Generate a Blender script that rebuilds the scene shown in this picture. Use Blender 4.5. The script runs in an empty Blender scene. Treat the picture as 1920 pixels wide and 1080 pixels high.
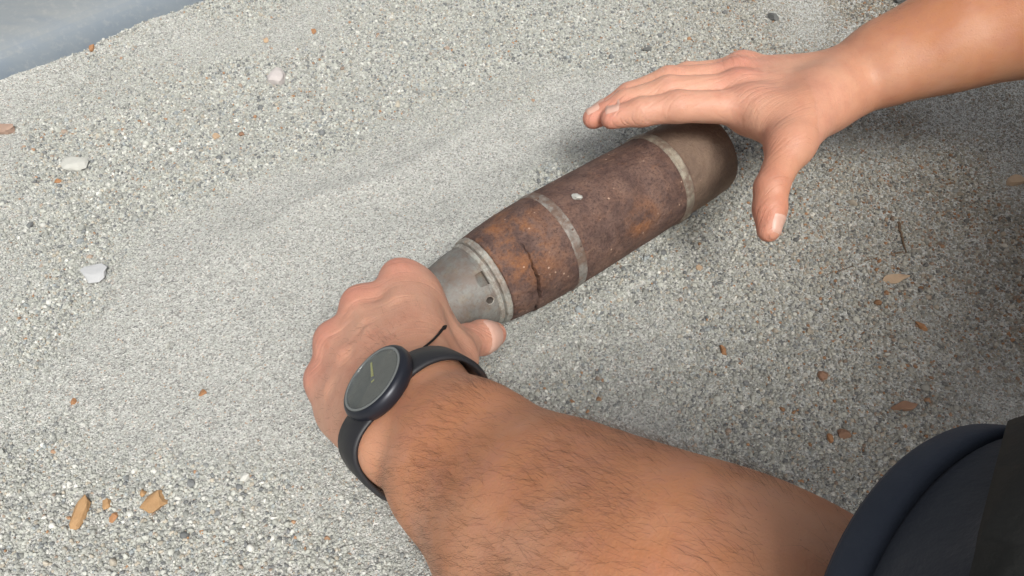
import bpy, bmesh, math, random
import numpy as np
from mathutils import Vector, Matrix

random.seed(7)
rng = np.random.default_rng(11)
S = bpy.context.scene
COL = S.collection

# ------------------------------------------------------------------ camera
F_PX, TH, CAM_H = 1430.0, math.radians(53.0), 0.462
CAM = np.array([0.0, 0.0, CAM_H])
RT = np.array([1.0, 0.0, 0.0])
FW = np.array([0.0, math.cos(TH), -math.sin(TH)])
UP = np.array([0.0, math.sin(TH), math.cos(TH)])
cd = bpy.data.cameras.new('camera')
cd.sensor_width = 36.0
cd.lens = 36.0 * F_PX / 1920.0
cd.clip_start = 0.01
cd.clip_end = 100.0
cam = bpy.data.objects.new('camera', cd)
COL.objects.link(cam)
cam.location = CAM
cam.rotation_euler = (math.pi / 2 - TH, 0, 0)
S.camera = cam

# ------------------------------------------------------------------ light
SUN_EL, SUN_AZ = math.radians(56), math.radians(160)     # azimuth clockwise from +Y
w = bpy.data.worlds.new('World'); S.world = w; w.use_nodes = True
nt = w.node_tree
sky = nt.nodes.new('ShaderNodeTexSky'); sky.sky_type = 'NISHITA'; sky.sun_disc = False
sky.sun_elevation = SUN_EL; sky.sun_rotation = SUN_AZ
sky.air_density = 1.0; sky.dust_density = 6.0; sky.ozone_density = 1.0
hs = nt.nodes.new('ShaderNodeHueSaturation'); hs.inputs['Saturation'].default_value = 0.30   # thin overcast
nt.links.new(sky.outputs[0], hs.inputs['Color'])
nt.links.new(hs.outputs[0], nt.nodes['Background'].inputs[0])
nt.nodes['Background'].inputs[1].default_value = 0.10
ld = bpy.data.lights.new('sun', 'SUN'); ld.energy = 2.2; ld.angle = math.radians(18); ld.color = (1.0, 0.99, 0.955)
sun = bpy.data.objects.new('sun', ld); COL.objects.link(sun)
sd = Vector((math.sin(SUN_AZ) * math.cos(SUN_EL), math.cos(SUN_AZ) * math.cos(SUN_EL), math.sin(SUN_EL)))
sun.rotation_euler = sd.to_track_quat('Z', 'Y').to_euler()
sun.location = sd * 3
S.view_settings.view_transform = 'Standard'
S.view_settings.look = 'None'
S.view_settings.exposure = 0.40
S.view_settings.gamma = 1.0

# ------------------------------------------------------------------ helpers
def nrm(v):
    v = np.asarray(v, float); return v / np.linalg.norm(v)
def K(px, py, d):                       # point seen at a pixel, d metres deep
    return CAM + RT * ((px - 960) / F_PX * d) + FW * d - UP * ((py - 540) / F_PX * d)
def KZ(px, py, z):                      # point seen at a pixel, z metres above the ground
    r = RT * ((px - 960) / F_PX) + FW - UP * ((py - 540) / F_PX)
    return CAM + r * ((z - CAM_H) / r[2])
def C3(v):                              # camera-space direction (right, up, towards camera) to world
    return nrm(RT * v[0] + UP * v[1] - FW * v[2])
def PX(P):
    q = np.asarray(P) - CAM
    z = q @ FW
    return np.stack([960 + F_PX * (q @ RT) / z, 540 - F_PX * (q @ UP) / z], -1)
def tag(o, label=None, cat=None, group=None, kind=None):
    if label: o['label'] = label
    if cat: o['category'] = cat
    if group: o['group'] = group
    if kind: o['kind'] = kind
    return o
def mesh_obj(name, verts, faces, mat=None, parent=None, smooth=True):
    me = bpy.data.meshes.new(name)
    me.from_pydata([tuple(v) for v in verts], [], [tuple(f) for f in faces])
    me.update()
    return link_mesh(name, me, mat, parent, smooth)
def link_mesh(name, me, mat=None, parent=None, smooth=True):
    o = bpy.data.objects.new(name, me); COL.objects.link(o)
    if mat: me.materials.append(mat)
    if smooth: me.polygons.foreach_set('use_smooth', [True] * len(me.polygons))
    if parent:
        o.parent = parent
        o.matrix_parent_inverse = Matrix.Translation(parent.location).inverted() if parent.type == 'EMPTY' and parent.rotation_euler.to_quaternion().angle == 0 else Matrix.Identity(4)
    return o
def np_mesh(name, V, Q):
    me = bpy.data.meshes.new(name)
    V = np.ascontiguousarray(V, np.float32); Q = np.ascontiguousarray(Q, np.int32)
    n = Q.shape[1]
    me.vertices.add(len(V)); me.vertices.foreach_set('co', V.ravel())
    me.loops.add(Q.size); me.loops.foreach_set('vertex_index', Q.ravel())
    me.polygons.add(len(Q)); me.polygons.foreach_set('loop_start', np.arange(0, Q.size, n, dtype=np.int32))
    me.update(calc_edges=True); me.validate()
    return me
def fattr(me, name, vals):
    a = me.attributes.new(name, 'FLOAT', 'POINT'); a.data.foreach_set('value', np.ascontiguousarray(vals, np.float32))
def empty(name, loc):
    o = bpy.data.objects.new(name, None); COL.objects.link(o); o.location = tuple(loc); o.empty_display_size = 0.02
    return o

class NT:                               # tiny node-tree builder
    def __init__(s, name, rough=0.7, spec=0.4):
        s.m = bpy.data.materials.new(name); s.m.use_nodes = True
        s.t = s.m.node_tree; s.b = s.t.nodes['Principled BSDF']
        s.b.inputs['Roughness'].default_value = rough
        s.b.inputs['Specular IOR Level'].default_value = spec
        s.tc = s.n('ShaderNodeTexCoord')
    def n(s, typ, **kw):
        q = s.t.nodes.new(typ)
        for k, v in kw.items(): setattr(q, k, v)
        return q
    def l(s, a, b): s.t.links.new(a, b)
    def put(s, sock, v):
        if hasattr(v, 'is_output') or isinstance(v, bpy.types.NodeSocket): s.l(v, sock)
        elif v is not None: sock.default_value = v
    def noise(s, scale, detail=4, rough=0.6, vec=None, dist=0.0):
        q = s.n('ShaderNodeTexNoise'); q.inputs['Scale'].default_value = scale; q.inputs['Detail'].default_value = detail
        q.inputs['Roughness'].default_value = rough; q.inputs['Distortion'].default_value = dist
        s.l(vec or s.tc.outputs['Object'], q.inputs['Vector']); return q.outputs['Fac']
    def voro(s, scale, feature='F1', out='Distance', vec=None):
        q = s.n('ShaderNodeTexVoronoi', feature=feature); q.inputs['Scale'].default_value = scale
        s.l(vec or s.tc.outputs['Object'], q.inputs['Vector']); return q.outputs[out]
    def ramp(s, fac, stops, interp='LINEAR'):
        q = s.n('ShaderNodeValToRGB'); e = q.color_ramp.elements; q.color_ramp.interpolation = interp
        while len(e) < len(stops): e.new(0.5)
        for el, (p, c) in zip(e, stops):
            el.position = p; el.color = (*c, 1) if isinstance(c, (tuple, list)) else (c, c, c, 1)
        s.l(fac, q.inputs[0]); return q.outputs[0]
    def mix(s, fac, a, b, blend='MIX'):
        q = s.n('ShaderNodeMix', data_type='RGBA', blend_type=blend)
        s.put(q.inputs[0], fac)
        for k, v in ((6, a), (7, b)):
            s.put(q.inputs[k], (*v, 1) if isinstance(v, (tuple, list)) and len(v) == 3 else v)
        return q.outputs[2]
    def math(s, op, a, b=None):
        q = s.n('ShaderNodeMath', operation=op); s.put(q.inputs[0], a); s.put(q.inputs[1], b); return q.outputs[0]
    def attr(s, name, typ='GEOMETRY', out='Fac'):
        q = s.n('ShaderNodeAttribute', attribute_name=name, attribute_type=typ); return q.outputs[out]
    def bump(s, h, strength, dist, prev=None):
        q = s.n('ShaderNodeBump'); q.inputs['Strength'].default_value = strength; q.inputs['Distance'].default_value = dist
        s.l(h, q.inputs['Height'])
        if prev: s.l(prev, q.inputs['Normal'])
        return q.outputs[0]
    def done(s, col=None, nor=None, rough=None):
        if col is not None: s.put(s.b.inputs['Base Color'], (*col, 1) if isinstance(col, tuple) else col)
        if nor is not None: s.l(nor, s.b.inputs['Normal'])
        if rough is not None: s.put(s.b.inputs['Roughness'], rough)
        return s.m

# numpy value noise (2-D), used for ground relief and gravel patches
_perm = rng.random((256, 256))
def vnoise(x, y):
    xi = np.floor(x).astype(int); yi = np.floor(y).astype(int); fx = x - xi; fy = y - yi
    fx = fx * fx * (3 - 2 * fx); fy = fy * fy * (3 - 2 * fy)
    g = lambda i, j: _perm[i % 256, j % 256]
    return (g(xi, yi) * (1 - fx) + g(xi + 1, yi) * fx) * (1 - fy) + (g(xi, yi + 1) * (1 - fx) + g(xi + 1, yi + 1) * fx) * fy
def fbm(x, y, o=4):
    s = 0; a = 0.5; t = 0
    for k in range(o): s = s + a * vnoise(x + 17.3 * k, y + 5.1 * k); t += a; x = x * 2.03; y = y * 2.03; a *= 0.5
    return s / t

# ------------------------------------------------------------------ shell frame (where the shell lies)
AZ = math.radians(36.74)
AX = np.array([math.cos(AZ), math.sin(AZ), 0.0])          # nose -> base
E1 = np.array([-math.sin(AZ), math.cos(AZ), 0.0])         # far side
SC = np.array([0.0341, 0.3660, 0.0380])                   # centre at the front bourrelet band

# ------------------------------------------------------------------ ground
def ground_h(x, y):
    h = 0.014 * (fbm(x * 5 + 3, y * 5 + 9, 3) - 0.5) + 0.007 * (fbm(x * 18, y * 18, 4) - 0.5)
    qd = (x - SC[0]) * AX[0] + (y - SC[1]) * AX[1]; ed = (x - SC[0]) * E1[0] + (y - SC[1]) * E1[1]
    lim = 0.55 * np.clip((qd + 0.26) / 0.2, 0, 1) * np.clip((0.24 - qd) / 0.1, 0, 1) * (0.3 + 1.4 * fbm(x * 12 + 5, y * 12, 3))      # scraped track left by dragging the shell
    edw = ed + 0.05 * (fbm(x * 7, y * 7, 3) - 0.5) - 0.10 * qd * qd
    h = h + lim * (0.0050 * np.exp(-((edw - 0.165) / 0.010) ** 2) - 0.0045 * np.exp(-((edw - 0.115) / 0.028) ** 2) + 0.0045 * np.exp(-((edw - 0.070) / 0.011) ** 2))
    q = (x - SC[0]) * AX[0] + (y - SC[1]) * AX[1]; e = (x - SC[0]) * E1[0] + (y - SC[1]) * E1[1]
    dd = np.sqrt(np.maximum(0, np.abs(q - 0.0) - 0.15) ** 2 + np.maximum(0, np.abs(e) - 0.03) ** 2)
    k = np.clip(dd / 0.09, 0, 1); k = k * k * (3 - 2 * k)
    rim = 0.0035 * np.exp(-((dd - 0.012) / 0.012) ** 2)   # sand pushed up a little along the shell
    h = h * k + rim
    # heap against the panel in the far left
    pd = (x - PANEL_P[0]) * PANEL_N[0] + (y - PANEL_P[1]) * PANEL_N[1]
    h = h + 0.012 * np.exp(-np.clip(pd, -0.02, 1) / 0.03) * (0.95 + 0.15 * fbm(x * 30, y * 30, 2))
    return h
_a = KZ(0, 158, 0.0); _b = KZ(390, 0, 0.0)
PANEL_D = nrm(_b[:2] - _a[:2])
PANEL_N = np.array([PANEL_D[1], -PANEL_D[0]])
PANEL_P = _a[:2] + PANEL_N * 0.014             # towards the camera

def fine_axis(lo, hi, step, far):
    core = np.arange(lo, hi + step / 2, step)
    out = []; d = step; p = hi
    while p < far: d *= 1.35; p += d; out.append(p)
    out2 = []; d = step; p = lo
    while p > -far: d *= 1.35; p -= d; out2.append(p)
    return np.concatenate([out2[::-1], core, out])
gx = fine_axis(-0.62, 0.62, 0.0028, 6.0); gy = fine_axis(0.05, 0.95, 0.0028, 6.0)
X, Y = np.meshgrid(gx, gy, indexing='ij')
Z = ground_h(X, Y) + 0.0007 * (rng.random(X.shape) - 0.5)
nx, ny = X.shape
idx = np.arange(nx * ny).reshape(nx, ny)
Q = np.stack([idx[:-1, :-1], idx[1:, :-1], idx[1:, 1:], idx[:-1, 1:]], -1).reshape(-1, 4)
gm = np_mesh('sand_ground', np.stack([X, Y, Z], -1).reshape(-1, 3), Q)

m = NT('sand', 0.95, 0.2)
v1 = m.voro(900, out='Color'); sep = m.n('ShaderNodeSeparateColor'); m.l(v1, sep.inputs[0])
c = m.ramp(sep.outputs[0], [(0.0, (0.15, 0.15, 0.15)), (0.2, (0.31, 0.30, 0.275)), (0.55, (0.43, 0.435, 0.405)), (0.85, (0.53, 0.535, 0.50)), (0.97, (0.66, 0.64, 0.60)), (1.0, (0.36, 0.22, 0.13))])
c = m.mix(m.math('MULTIPLY', m.noise(9, 3), 0.35), c, (0.39, 0.392, 0.36))
d1 = m.voro(900); d2 = m.noise(420, 4, 0.7)
b = m.bump(d1, 0.9, 0.0009); b = m.bump(d2, 0.6, 0.0012, b)
MAT_SAND = m.done(c, b)
tag(link_mesh('sand_ground', gm, MAT_SAND), kind='structure')

# gravel grains: points with size, turn and tint, instanced by geometry nodes
N = 430000
P = np.stack([rng.uniform(-0.62, 0.62, N), rng.uniform(0.06, 0.93, N)], -1)
# fewer outside the view cone
dep = P[:, 1] * FW[1] + (CAM_H) * math.sin(TH)
keep = np.abs(P[:, 0]) < dep * 0.74 + 0.03
# coarse / fine patches
coarse = fbm(P[:, 0] * 7 + 1.7, P[:, 1] * 7 + 4.2, 3)
def blob(px, py, r):                    # 1 near a place on the ground
    g = KZ(px, py, 0.0); return np.exp(-((P[:, 0] - g[0]) ** 2 + (P[:, 1] - g[1]) ** 2) / r ** 2)
coarse = coarse + 0.20 * blob(250, 300, 0.14) + 0.12 * blob(180, 900, 0.11) + 0.16 * blob(1500, 620, 0.12) + 0.10 * blob(1600, 330, 0.09) + 0.08 * blob(900, 60, 0.14) \
    - 0.22 * blob(760, 270, 0.09) - 0.18 * blob(900, 380, 0.06) - 0.16 * blob(480, 620, 0.09) - 0.20 * blob(1250, 560, 0.06) - 0.12 * blob(1450, 120, 0.10) - 0.10 * blob(700, 700, 0.1)
_e = (P[:, 0] - SC[0]) * E1[0] + (P[:, 1] - SC[1]) * E1[1]; _q = (P[:, 0] - SC[0]) * AX[0] + (P[:, 1] - SC[1]) * AX[1]
coarse = coarse - 0.20 * np.exp(-((_e - 0.118) / 0.035) ** 2) * np.clip((_q + 0.32) / 0.1, 0, 1) * np.clip((0.24 - _q) / 0.1, 0, 1)
coarse = coarse + 0.16 * np.clip((P[:, 0] - 0.16) / 0.15, 0, 1)
cf = np.clip((coarse - 0.40) / 0.22, 0, 1)
keep &= rng.random(N) < 0.75 + 0.25 * cf
pd = (P[:, 0] - PANEL_P[0]) * PANEL_N[0] + (P[:, 1] - PANEL_P[1]) * PANEL_N[1]
keep &= pd > -0.004
P = P[keep]; cf = cf[keep]; n = len(P)
r = np.exp(rng.normal(0, 0.28, n)) * (0.00038 + 0.00050 * cf)
big = rng.random(n) < 0.004 + 0.016 * cf
r[big] *= rng.uniform(1.3, 1.9, big.sum())
z = ground_h(P[:, 0], P[:, 1]) + r * rng.uniform(-0.15, 0.45, n)
tint_pick = rng.random(n)
pal = np.array([(0.46, 0.465, 0.42), (0.39, 0.395, 0.355), (0.31, 0.315, 0.29), (0.19, 0.197, 0.196), (0.60, 0.595, 0.55), (0.43, 0.39, 0.32), (0.33, 0.355, 0.355), (0.36, 0.21, 0.12), (0.33, 0.26, 0.205)])
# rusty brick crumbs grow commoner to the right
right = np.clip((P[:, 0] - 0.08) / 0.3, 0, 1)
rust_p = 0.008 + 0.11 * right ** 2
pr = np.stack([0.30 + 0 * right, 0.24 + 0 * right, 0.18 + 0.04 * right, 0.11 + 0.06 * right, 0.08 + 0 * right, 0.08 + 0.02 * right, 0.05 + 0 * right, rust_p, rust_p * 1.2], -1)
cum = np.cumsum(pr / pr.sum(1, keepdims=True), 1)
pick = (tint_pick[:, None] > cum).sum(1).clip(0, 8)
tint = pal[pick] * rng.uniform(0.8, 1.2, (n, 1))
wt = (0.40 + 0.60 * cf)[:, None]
tint = (1 - wt) * (np.array([0.43, 0.44, 0.408]) * (1.0 - right[:, None] * np.array([0.10, 0.14, 0.18]))) + wt * tint * (1.0 - right[:, None] * np.array([0.24, 0.30, 0.36]))  # brownish grains, with the person's shade also put into the tint rightwards
me = bpy.data.meshes.new('gravel')
me.vertices.add(n); me.vertices.foreach_set('co', np.ascontiguousarray(np.column_stack([P, z]), np.float32).ravel())
sc3 = r[:, None] * rng.uniform(0.65, 1.35, (n, 3))
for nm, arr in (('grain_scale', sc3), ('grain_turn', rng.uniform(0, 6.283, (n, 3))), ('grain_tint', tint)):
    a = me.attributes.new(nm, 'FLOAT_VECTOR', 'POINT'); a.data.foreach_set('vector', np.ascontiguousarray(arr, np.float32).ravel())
m = NT('gravel_grain', 0.85, 0.25)
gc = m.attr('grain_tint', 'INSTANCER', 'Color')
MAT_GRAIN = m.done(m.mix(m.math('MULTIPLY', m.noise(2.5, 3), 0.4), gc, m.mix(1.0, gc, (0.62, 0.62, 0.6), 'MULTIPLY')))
gn = bpy.data.node_groups.new('gravel_scatter', 'GeometryNodeTree')
gn.interface.new_socket('Geometry', in_out='INPUT', socket_type='NodeSocketGeometry')
gn.interface.new_socket('Geometry', in_out='OUTPUT', socket_type='NodeSocketGeometry')
A = gn.nodes.new; L = gn.links.new
gi = A('NodeGroupInput'); go = A('NodeGroupOutput'); joi = A('GeometryNodeJoinGeometry')
for k in range(5):
    ico = A('GeometryNodeMeshIcoSphere'); ico.inputs['Radius'].default_value = 1.0; ico.inputs['Subdivisions'].default_value = 1 if k < 3 else 2
    no = A('ShaderNodeTexNoise'); no.noise_dimensions = '4D'; no.inputs['W'].default_value = k * 3.7; no.inputs['Scale'].default_value = 0.9
    vm = A('ShaderNodeVectorMath'); vm.operation = 'SUBTRACT'; vm.inputs[1].default_value = (0.5, 0.5, 0.5)
    vs = A('ShaderNodeVectorMath'); vs.operation = 'SCALE'; vs.inputs['Scale'].default_value = 1.5
    sp = A('GeometryNodeSetPosition'); g2i = A('GeometryNodeGeometryToInstance')
    L(no.outputs['Color'], vm.inputs[0]); L(vm.outputs[0], vs.inputs[0]); L(ico.outputs[0], sp.inputs['Geometry']); L(vs.outputs[0], sp.inputs['Offset'])
    sms = A('GeometryNodeSetShadeSmooth'); sms.inputs['Shade Smooth'].default_value = k >= 3
    sm = A('GeometryNodeSetMaterial'); sm.inputs['Material'].default_value = MAT_GRAIN
    L(sp.outputs[0], sms.inputs[0]); L(sms.outputs[0], sm.inputs[0]); L(sm.outputs[0], g2i.inputs[0]); L(g2i.outputs[0], joi.inputs[0])
iop = A('GeometryNodeInstanceOnPoints'); iop.inputs['Pick Instance'].default_value = True
m2p = A('GeometryNodeMeshToPoints')
def nattr(nm):
    q = A('GeometryNodeInputNamedAttribute'); q.data_type = 'FLOAT_VECTOR'; q.inputs['Name'].default_value = nm; return q.outputs[0]
e2r = A('FunctionNodeEulerToRotation'); L(nattr('grain_turn'), e2r.inputs[0])
L(gi.outputs[0], m2p.inputs[0]); L(m2p.outputs[0], iop.inputs['Points']); L(joi.outputs[0], iop.inputs['Instance'])
L(nattr('grain_scale'), iop.inputs['Scale']); L(e2r.outputs[0], iop.inputs['Rotation']); L(iop.outputs[0], go.inputs[0])
go_ = bpy.data.objects.new('gravel', me); COL.objects.link(go_); me.materials.append(MAT_GRAIN)
md = go_.modifiers.new('scatter', 'NODES'); md.node_group = gn
tag(go_, 'fine grey gravel grains strewn over the sandy ground', 'gravel', kind='stuff')

# ------------------------------------------------------------------ blue-grey panel in the far left corner
m = NT('panel_paint', 0.5, 0.3)
st = m.n('ShaderNodeMapping'); m.l(m.tc.outputs['Object'], st.inputs['Vector']); st.inputs['Rotation'].default_value = (0, 0, -math.atan2(PANEL_D[1], PANEL_D[0])); st.inputs['Scale'].default_value = (6, 60, 60)
streak = m.noise(1.0, 3, 0.55, vec=st.outputs[0])
dust = m.ramp(m.noise(160, 5, 0.75), [(0.52, 0.0), (0.72, 1.0)])
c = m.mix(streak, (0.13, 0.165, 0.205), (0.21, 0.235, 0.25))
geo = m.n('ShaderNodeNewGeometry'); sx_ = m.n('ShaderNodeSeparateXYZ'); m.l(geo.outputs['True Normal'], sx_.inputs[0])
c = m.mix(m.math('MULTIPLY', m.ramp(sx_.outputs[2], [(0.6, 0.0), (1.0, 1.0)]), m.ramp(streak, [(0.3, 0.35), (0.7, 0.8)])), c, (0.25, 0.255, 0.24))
c = m.mix(m.math('MULTIPLY', dust, 0.35), c, (0.33, 0.33, 0.31))
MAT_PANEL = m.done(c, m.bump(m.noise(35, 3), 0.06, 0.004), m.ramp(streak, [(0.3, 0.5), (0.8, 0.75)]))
prof = [(0.004, -0.03), (0.003, 0.0), (0.000, 0.014), (-0.006, 0.027), (-0.016, 0.036), (-0.030, 0.041), (-0.060, 0.044), (-0.095, 0.043), (-0.14, 0.046), (-0.22, 0.047), (-0.24, 0.044), (-0.245, -0.03)]
vs, fs = [], []
NL = 60
for i in range(NL + 1):
    t = -0.6 + 1.6 * i / NL
    for (pn, pz) in prof:
        wv = 0.0004 * math.sin(t * 9 + pn * 20)
        q = PANEL_P + PANEL_D * t + PANEL_N * (pn + wv)
        vs.append((q[0], q[1], pz + 0.0006 * math.sin(t * 7 + pn * 30)))
k = len(prof)
for i in range(NL):
    for j in range(k - 1): fs.append((i * k + j, (i + 1) * k + j, (i + 1) * k + j + 1, i * k + j + 1))
fs.append(tuple(range(k))); fs.append(tuple(NL * k + j for j in range(k))[::-1])
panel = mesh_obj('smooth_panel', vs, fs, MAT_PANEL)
bv = panel.modifiers.new('sub', 'SUBSURF'); bv.levels = 1; bv.render_levels = 1
tag(panel, 'smooth dusty blue-grey rounded panel edging the gravel', 'panel')

# ------------------------------------------------------------------ the shell
shell = empty('artillery_shell', SC - np.array([0, 0, 0.038]))
shell.rotation_euler = (0, 0, AZ)
tag(shell, 'rusty brown artillery shell with grey conical fuze lying on gravel', 'artillery shell')
# local frame: x along the axis (nose -x), y far side, z up from the ground
def rust_mat():
    m = NT('rusted_steel', 0.8, 0.25)
    big = m.noise(28, 5, 0.65, dist=0.4); mid = m.noise(120, 5, 0.7); fin = m.noise(520, 4, 0.7)
    c = m.ramp(big, [(0.32, (0.055, 0.034, 0.030)), (0.47, (0.110, 0.066, 0.054)), (0.66, (0.180, 0.112, 0.088))])
    c = m.mix(m.ramp(mid, [(0.45, 0.0), (0.75, 0.8)]), c, (0.20, 0.125, 0.095))
    c = m.mix(m.ramp(fin, [(0.32, 0.85), (0.52, 0.0)]), c, (0.050, 0.030, 0.028))
    org = m.math('MULTIPLY', m.ramp(m.noise(60, 6, 0.72, dist=0.3), [(0.44, 0.0), (0.64, 0.9)]), m.attr('orange'))
    org2 = m.math('MULTIPLY', m.ramp(m.noise(70, 4, 0.7), [(0.60, 0.0), (0.72, 1.0)]), 0.28)
    c = m.mix(m.math('MAXIMUM', org, org2), c, m.mix(fin, (0.16, 0.062, 0.028), (0.40, 0.17, 0.065)))
    speck = m.ramp(m.voro(210), [(0.12, 1.0), (0.20, 0.0)])
    c = m.mix(m.math('MULTIPLY', speck, m.ramp(m.noise(60, 2), [(0.55, 0.0), (0.62, 0.8)])), c, (0.50, 0.34, 0.25))
    c = m.mix(m.math('MULTIPLY', m.attr('dusty'), m.ramp(mid, [(0.25, 0.55), (0.7, 1.0)])), c, m.mix(big, (0.11, 0.070, 0.048), (0.31, 0.228, 0.165)))
    b = m.bump(mid, 0.9, 0.0018); b = m.bump(fin, 1.0, 0.0009, b); b = m.bump(m.voro(160), 0.35, 0.0010, b)
    return m.done(c, b, m.ramp(mid, [(0.3, 0.55), (0.7, 0.85)]))
def zinc_mat(name, dark, light, warm, rusty=0.6):
    m = NT(name, 0.5, 0.5)
    n1 = m.noise(60, 5, 0.65); n2 = m.noise(420, 4, 0.7)
    c = m.ramp(n1, [(0.3, dark), (0.65, light)])
    c = m.mix(m.ramp(m.noise(85, 4, 0.6), [(0.52, 0.0), (0.70, 0.75)]), c, warm)
    c = m.mix(m.ramp(n2, [(0.30, 0.6), (0.48, 0.0)]), c, (0.10, 0.09, 0.075))
    c = m.mix(m.ramp(m.noise(75, 6, 0.75), [(0.42, 0.0), (0.58, rusty)]), c, (0.15, 0.100, 0.075))
    sc = m.n('ShaderNodeMapping'); m.l(m.tc.outputs['Object'], sc.inputs['Vector']); sc.inputs['Scale'].default_value = (2200, 60, 60)
    b = m.bump(m.noise(1, 3, vec=sc.outputs[0]), 0.25, 0.0003); b = m.bump(n2, 0.4, 0.0004, b)
    m.b.inputs['Metallic'].default_value = 0.12
    return m.done(c, b, m.ramp(n1, [(0.3, 0.48), (0.7, 0.72)]))
MAT_RUST = rust_mat()
MAT_FUZE = zinc_mat('fuze_zinc', (0.125, 0.125, 0.115), (0.225, 0.22, 0.20), (0.22, 0.165, 0.105))
MAT_RING = zinc_mat('ring_zinc', (0.25, 0.25, 0.225), (0.40, 0.395, 0.35), (0.34, 0.24, 0.16))
MAT_BAND = zinc_mat('band_metal', (0.20, 0.175, 0.135), (0.34, 0.305, 0.235), (0.22, 0.14, 0.10), 0.9)
MAT_BAND2 = zinc_mat('bourrelet_metal', (0.20, 0.185, 0.165), (0.30, 0.285, 0.255), (0.20, 0.12, 0.085), 1.0)

def surf_param(px, py, rad):            # (s, phi) on the shell seen at a pixel; phi from the top towards the camera
    ss, ph = np.meshgrid(np.linspace(-0.17, 0.16, 331), np.linspace(-0.6, 2.2, 281), indexing='ij')
    rr = rad(ss) if callable(rad) else rad
    Pt = SC + ss[..., None] * AX + rr[..., None] * (np.cos(ph)[..., None] * np.array([0, 0, 1.0]) - np.sin(ph)[..., None] * E1) if callable(rad) else \
        SC + ss[..., None] * AX + rr * (np.cos(ph)[..., None] * np.array([0, 0, 1.0]) - np.sin(ph)[..., None] * E1)
    e = ((PX(Pt) - np.array([px, py])) ** 2).sum(-1)
    i = np.unravel_index(e.argmin(), e.shape)
    return ss[i], ph[i]
body_prof = [(-0.0655, 0.0), (-0.0655, 0.0325), (-0.0645, 0.0338), (-0.052, 0.0356), (-0.038, 0.0370), (-0.024, 0.0377), (-0.0125, 0.0379), (-0.004, 0.0380), (0.030, 0.0378), (0.060, 0.0374), (0.0925, 0.0370),
             (0.1015, 0.0366), (0.120, 0.0362), (0.136, 0.0356), (0.148, 0.0349), (0.1508, 0.0342), (0.1520, 0.0326), (0.1520, 0.0)]
bs = np.array([p[0] for p in body_prof]); br = np.array([p[1] for p in body_prof])
def body_rad(s): return np.interp(s, bs[1:-1], br[1:-1])

NPH = 240
phs = np.linspace(0, 2 * math.pi, NPH, endpoint=False)
crk = [surf_param(*p, body_rad) for p in ((974, 450), (979, 457), (983, 463), (995, 485), (1005, 508), (1011, 535), (1013, 552), (1008, 573), (1006, 590))]
crk = sorted([(ph, s) for s, ph in crk]); cph = np.array([c_[0] for c_ in crk]); cs = np.array([c_[1] for c_ in crk])
def lathe(ss, rr, radmod=None, NPH=240):
    phs = np.linspace(0, 2 * math.pi, NPH, endpoint=False)
    ss = np.asarray(ss, float); rr = np.asarray(rr, float)
    R = rr[:, None] + np.zeros((1, NPH))
    if radmod is not None: R = R + radmod(ss[:, None], phs[None, :]) * (rr[:, None] > 0.02)
    V = np.stack([ss[:, None] + 0 * R, -R * np.sin(phs)[None, :], R * np.cos(phs)[None, :] + 0.038], -1).reshape(-1, 3)
    k = len(ss); i = np.arange(k - 1)[:, None]; j = np.arange(NPH)[None, :]
    q = np.stack([i * NPH + j, (i + 1) * NPH + j, (i + 1) * NPH + (j + 1) % NPH, i * NPH + (j + 1) % NPH], -1).reshape(-1, 4)
    return V, q
sfine = np.concatenate([[-0.0655], np.linspace(-0.0655, -0.0645, 3), np.arange(-0.0642, -0.0240, 0.0003), np.arange(-0.024, 0.1455, 0.0022), np.linspace(0.146, 0.1520, 9), [0.1520, 0.1520]])
rfine = np.concatenate([[0.004], np.interp(sfine[1:-2], bs[1:-1], br[1:-1]), [0.0305, 0.004]])
def crack_mod(s, ph):
    pw = np.where(ph > math.pi, ph - 2 * math.pi, ph)
    sc_ = np.interp(pw, cph, cs) + 0.0005 * np.sin(pw * 13) + 0.00025 * np.sin(pw * 37)
    on = np.clip((pw - cph[0]) / 0.12, 0, 1) * np.clip((cph[-1] + 0.25 - pw) / 0.1, 0, 1)
    wd = 0.00032 + 0.0006 * np.clip((pw - cph[3]) / 0.4, 0, 1) * np.clip((cph[-1] + 0.1 - pw) / 0.35, 0.4, 1)
    g = -(0.0015 + 0.0040 * np.clip((pw - cph[1]) / 0.3, 0, 1)) * on * np.exp(-((s - sc_) / wd) ** 4)
    step = 0.0005 * on * np.clip((sc_ - s) / 0.0008, -1, 1) * np.exp(-np.abs(s - sc_) / 0.008)
    pits = -0.0007 * np.clip(vnoise(s * 260 + 40, ph * 9.5) - 0.72, 0, 1) * 3
    und = 0.0004 * (vnoise(s * 70 + 9, ph * 3.0) - 0.5)
    return g - step + (pits + und) * np.minimum(1, np.abs(ph - 0) + 0.2) * np.clip((6.1 - ph) / 0.2, 0, 1)
V, q = lathe(sfine, rfine, crack_mod, 420)
bm_ = np_mesh('body', V, q[:, ::-1])
so, po = V[:, 0], np.arctan2(-V[:, 1], V[:, 2] - 0.038)
fattr(bm_, 'orange', np.clip(np.exp(-((so + 0.048) / 0.022) ** 2) * np.exp(-((po - 0.25) / 0.75) ** 2) * 1.5 + np.exp(-((so - 0.050) / 0.012) ** 2) * np.exp(-((po - 1.15) / 0.3) ** 2) + 0.12, 0, 1))
fattr(bm_, 'dusty', np.clip((so - 0.1005) / 0.002, 0, 1) * 0.9 + 0.0 * so)
body = link_mesh('body', bm_, MAT_RUST, shell)
body.matrix_parent_inverse = Matrix.Identity(4)
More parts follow.
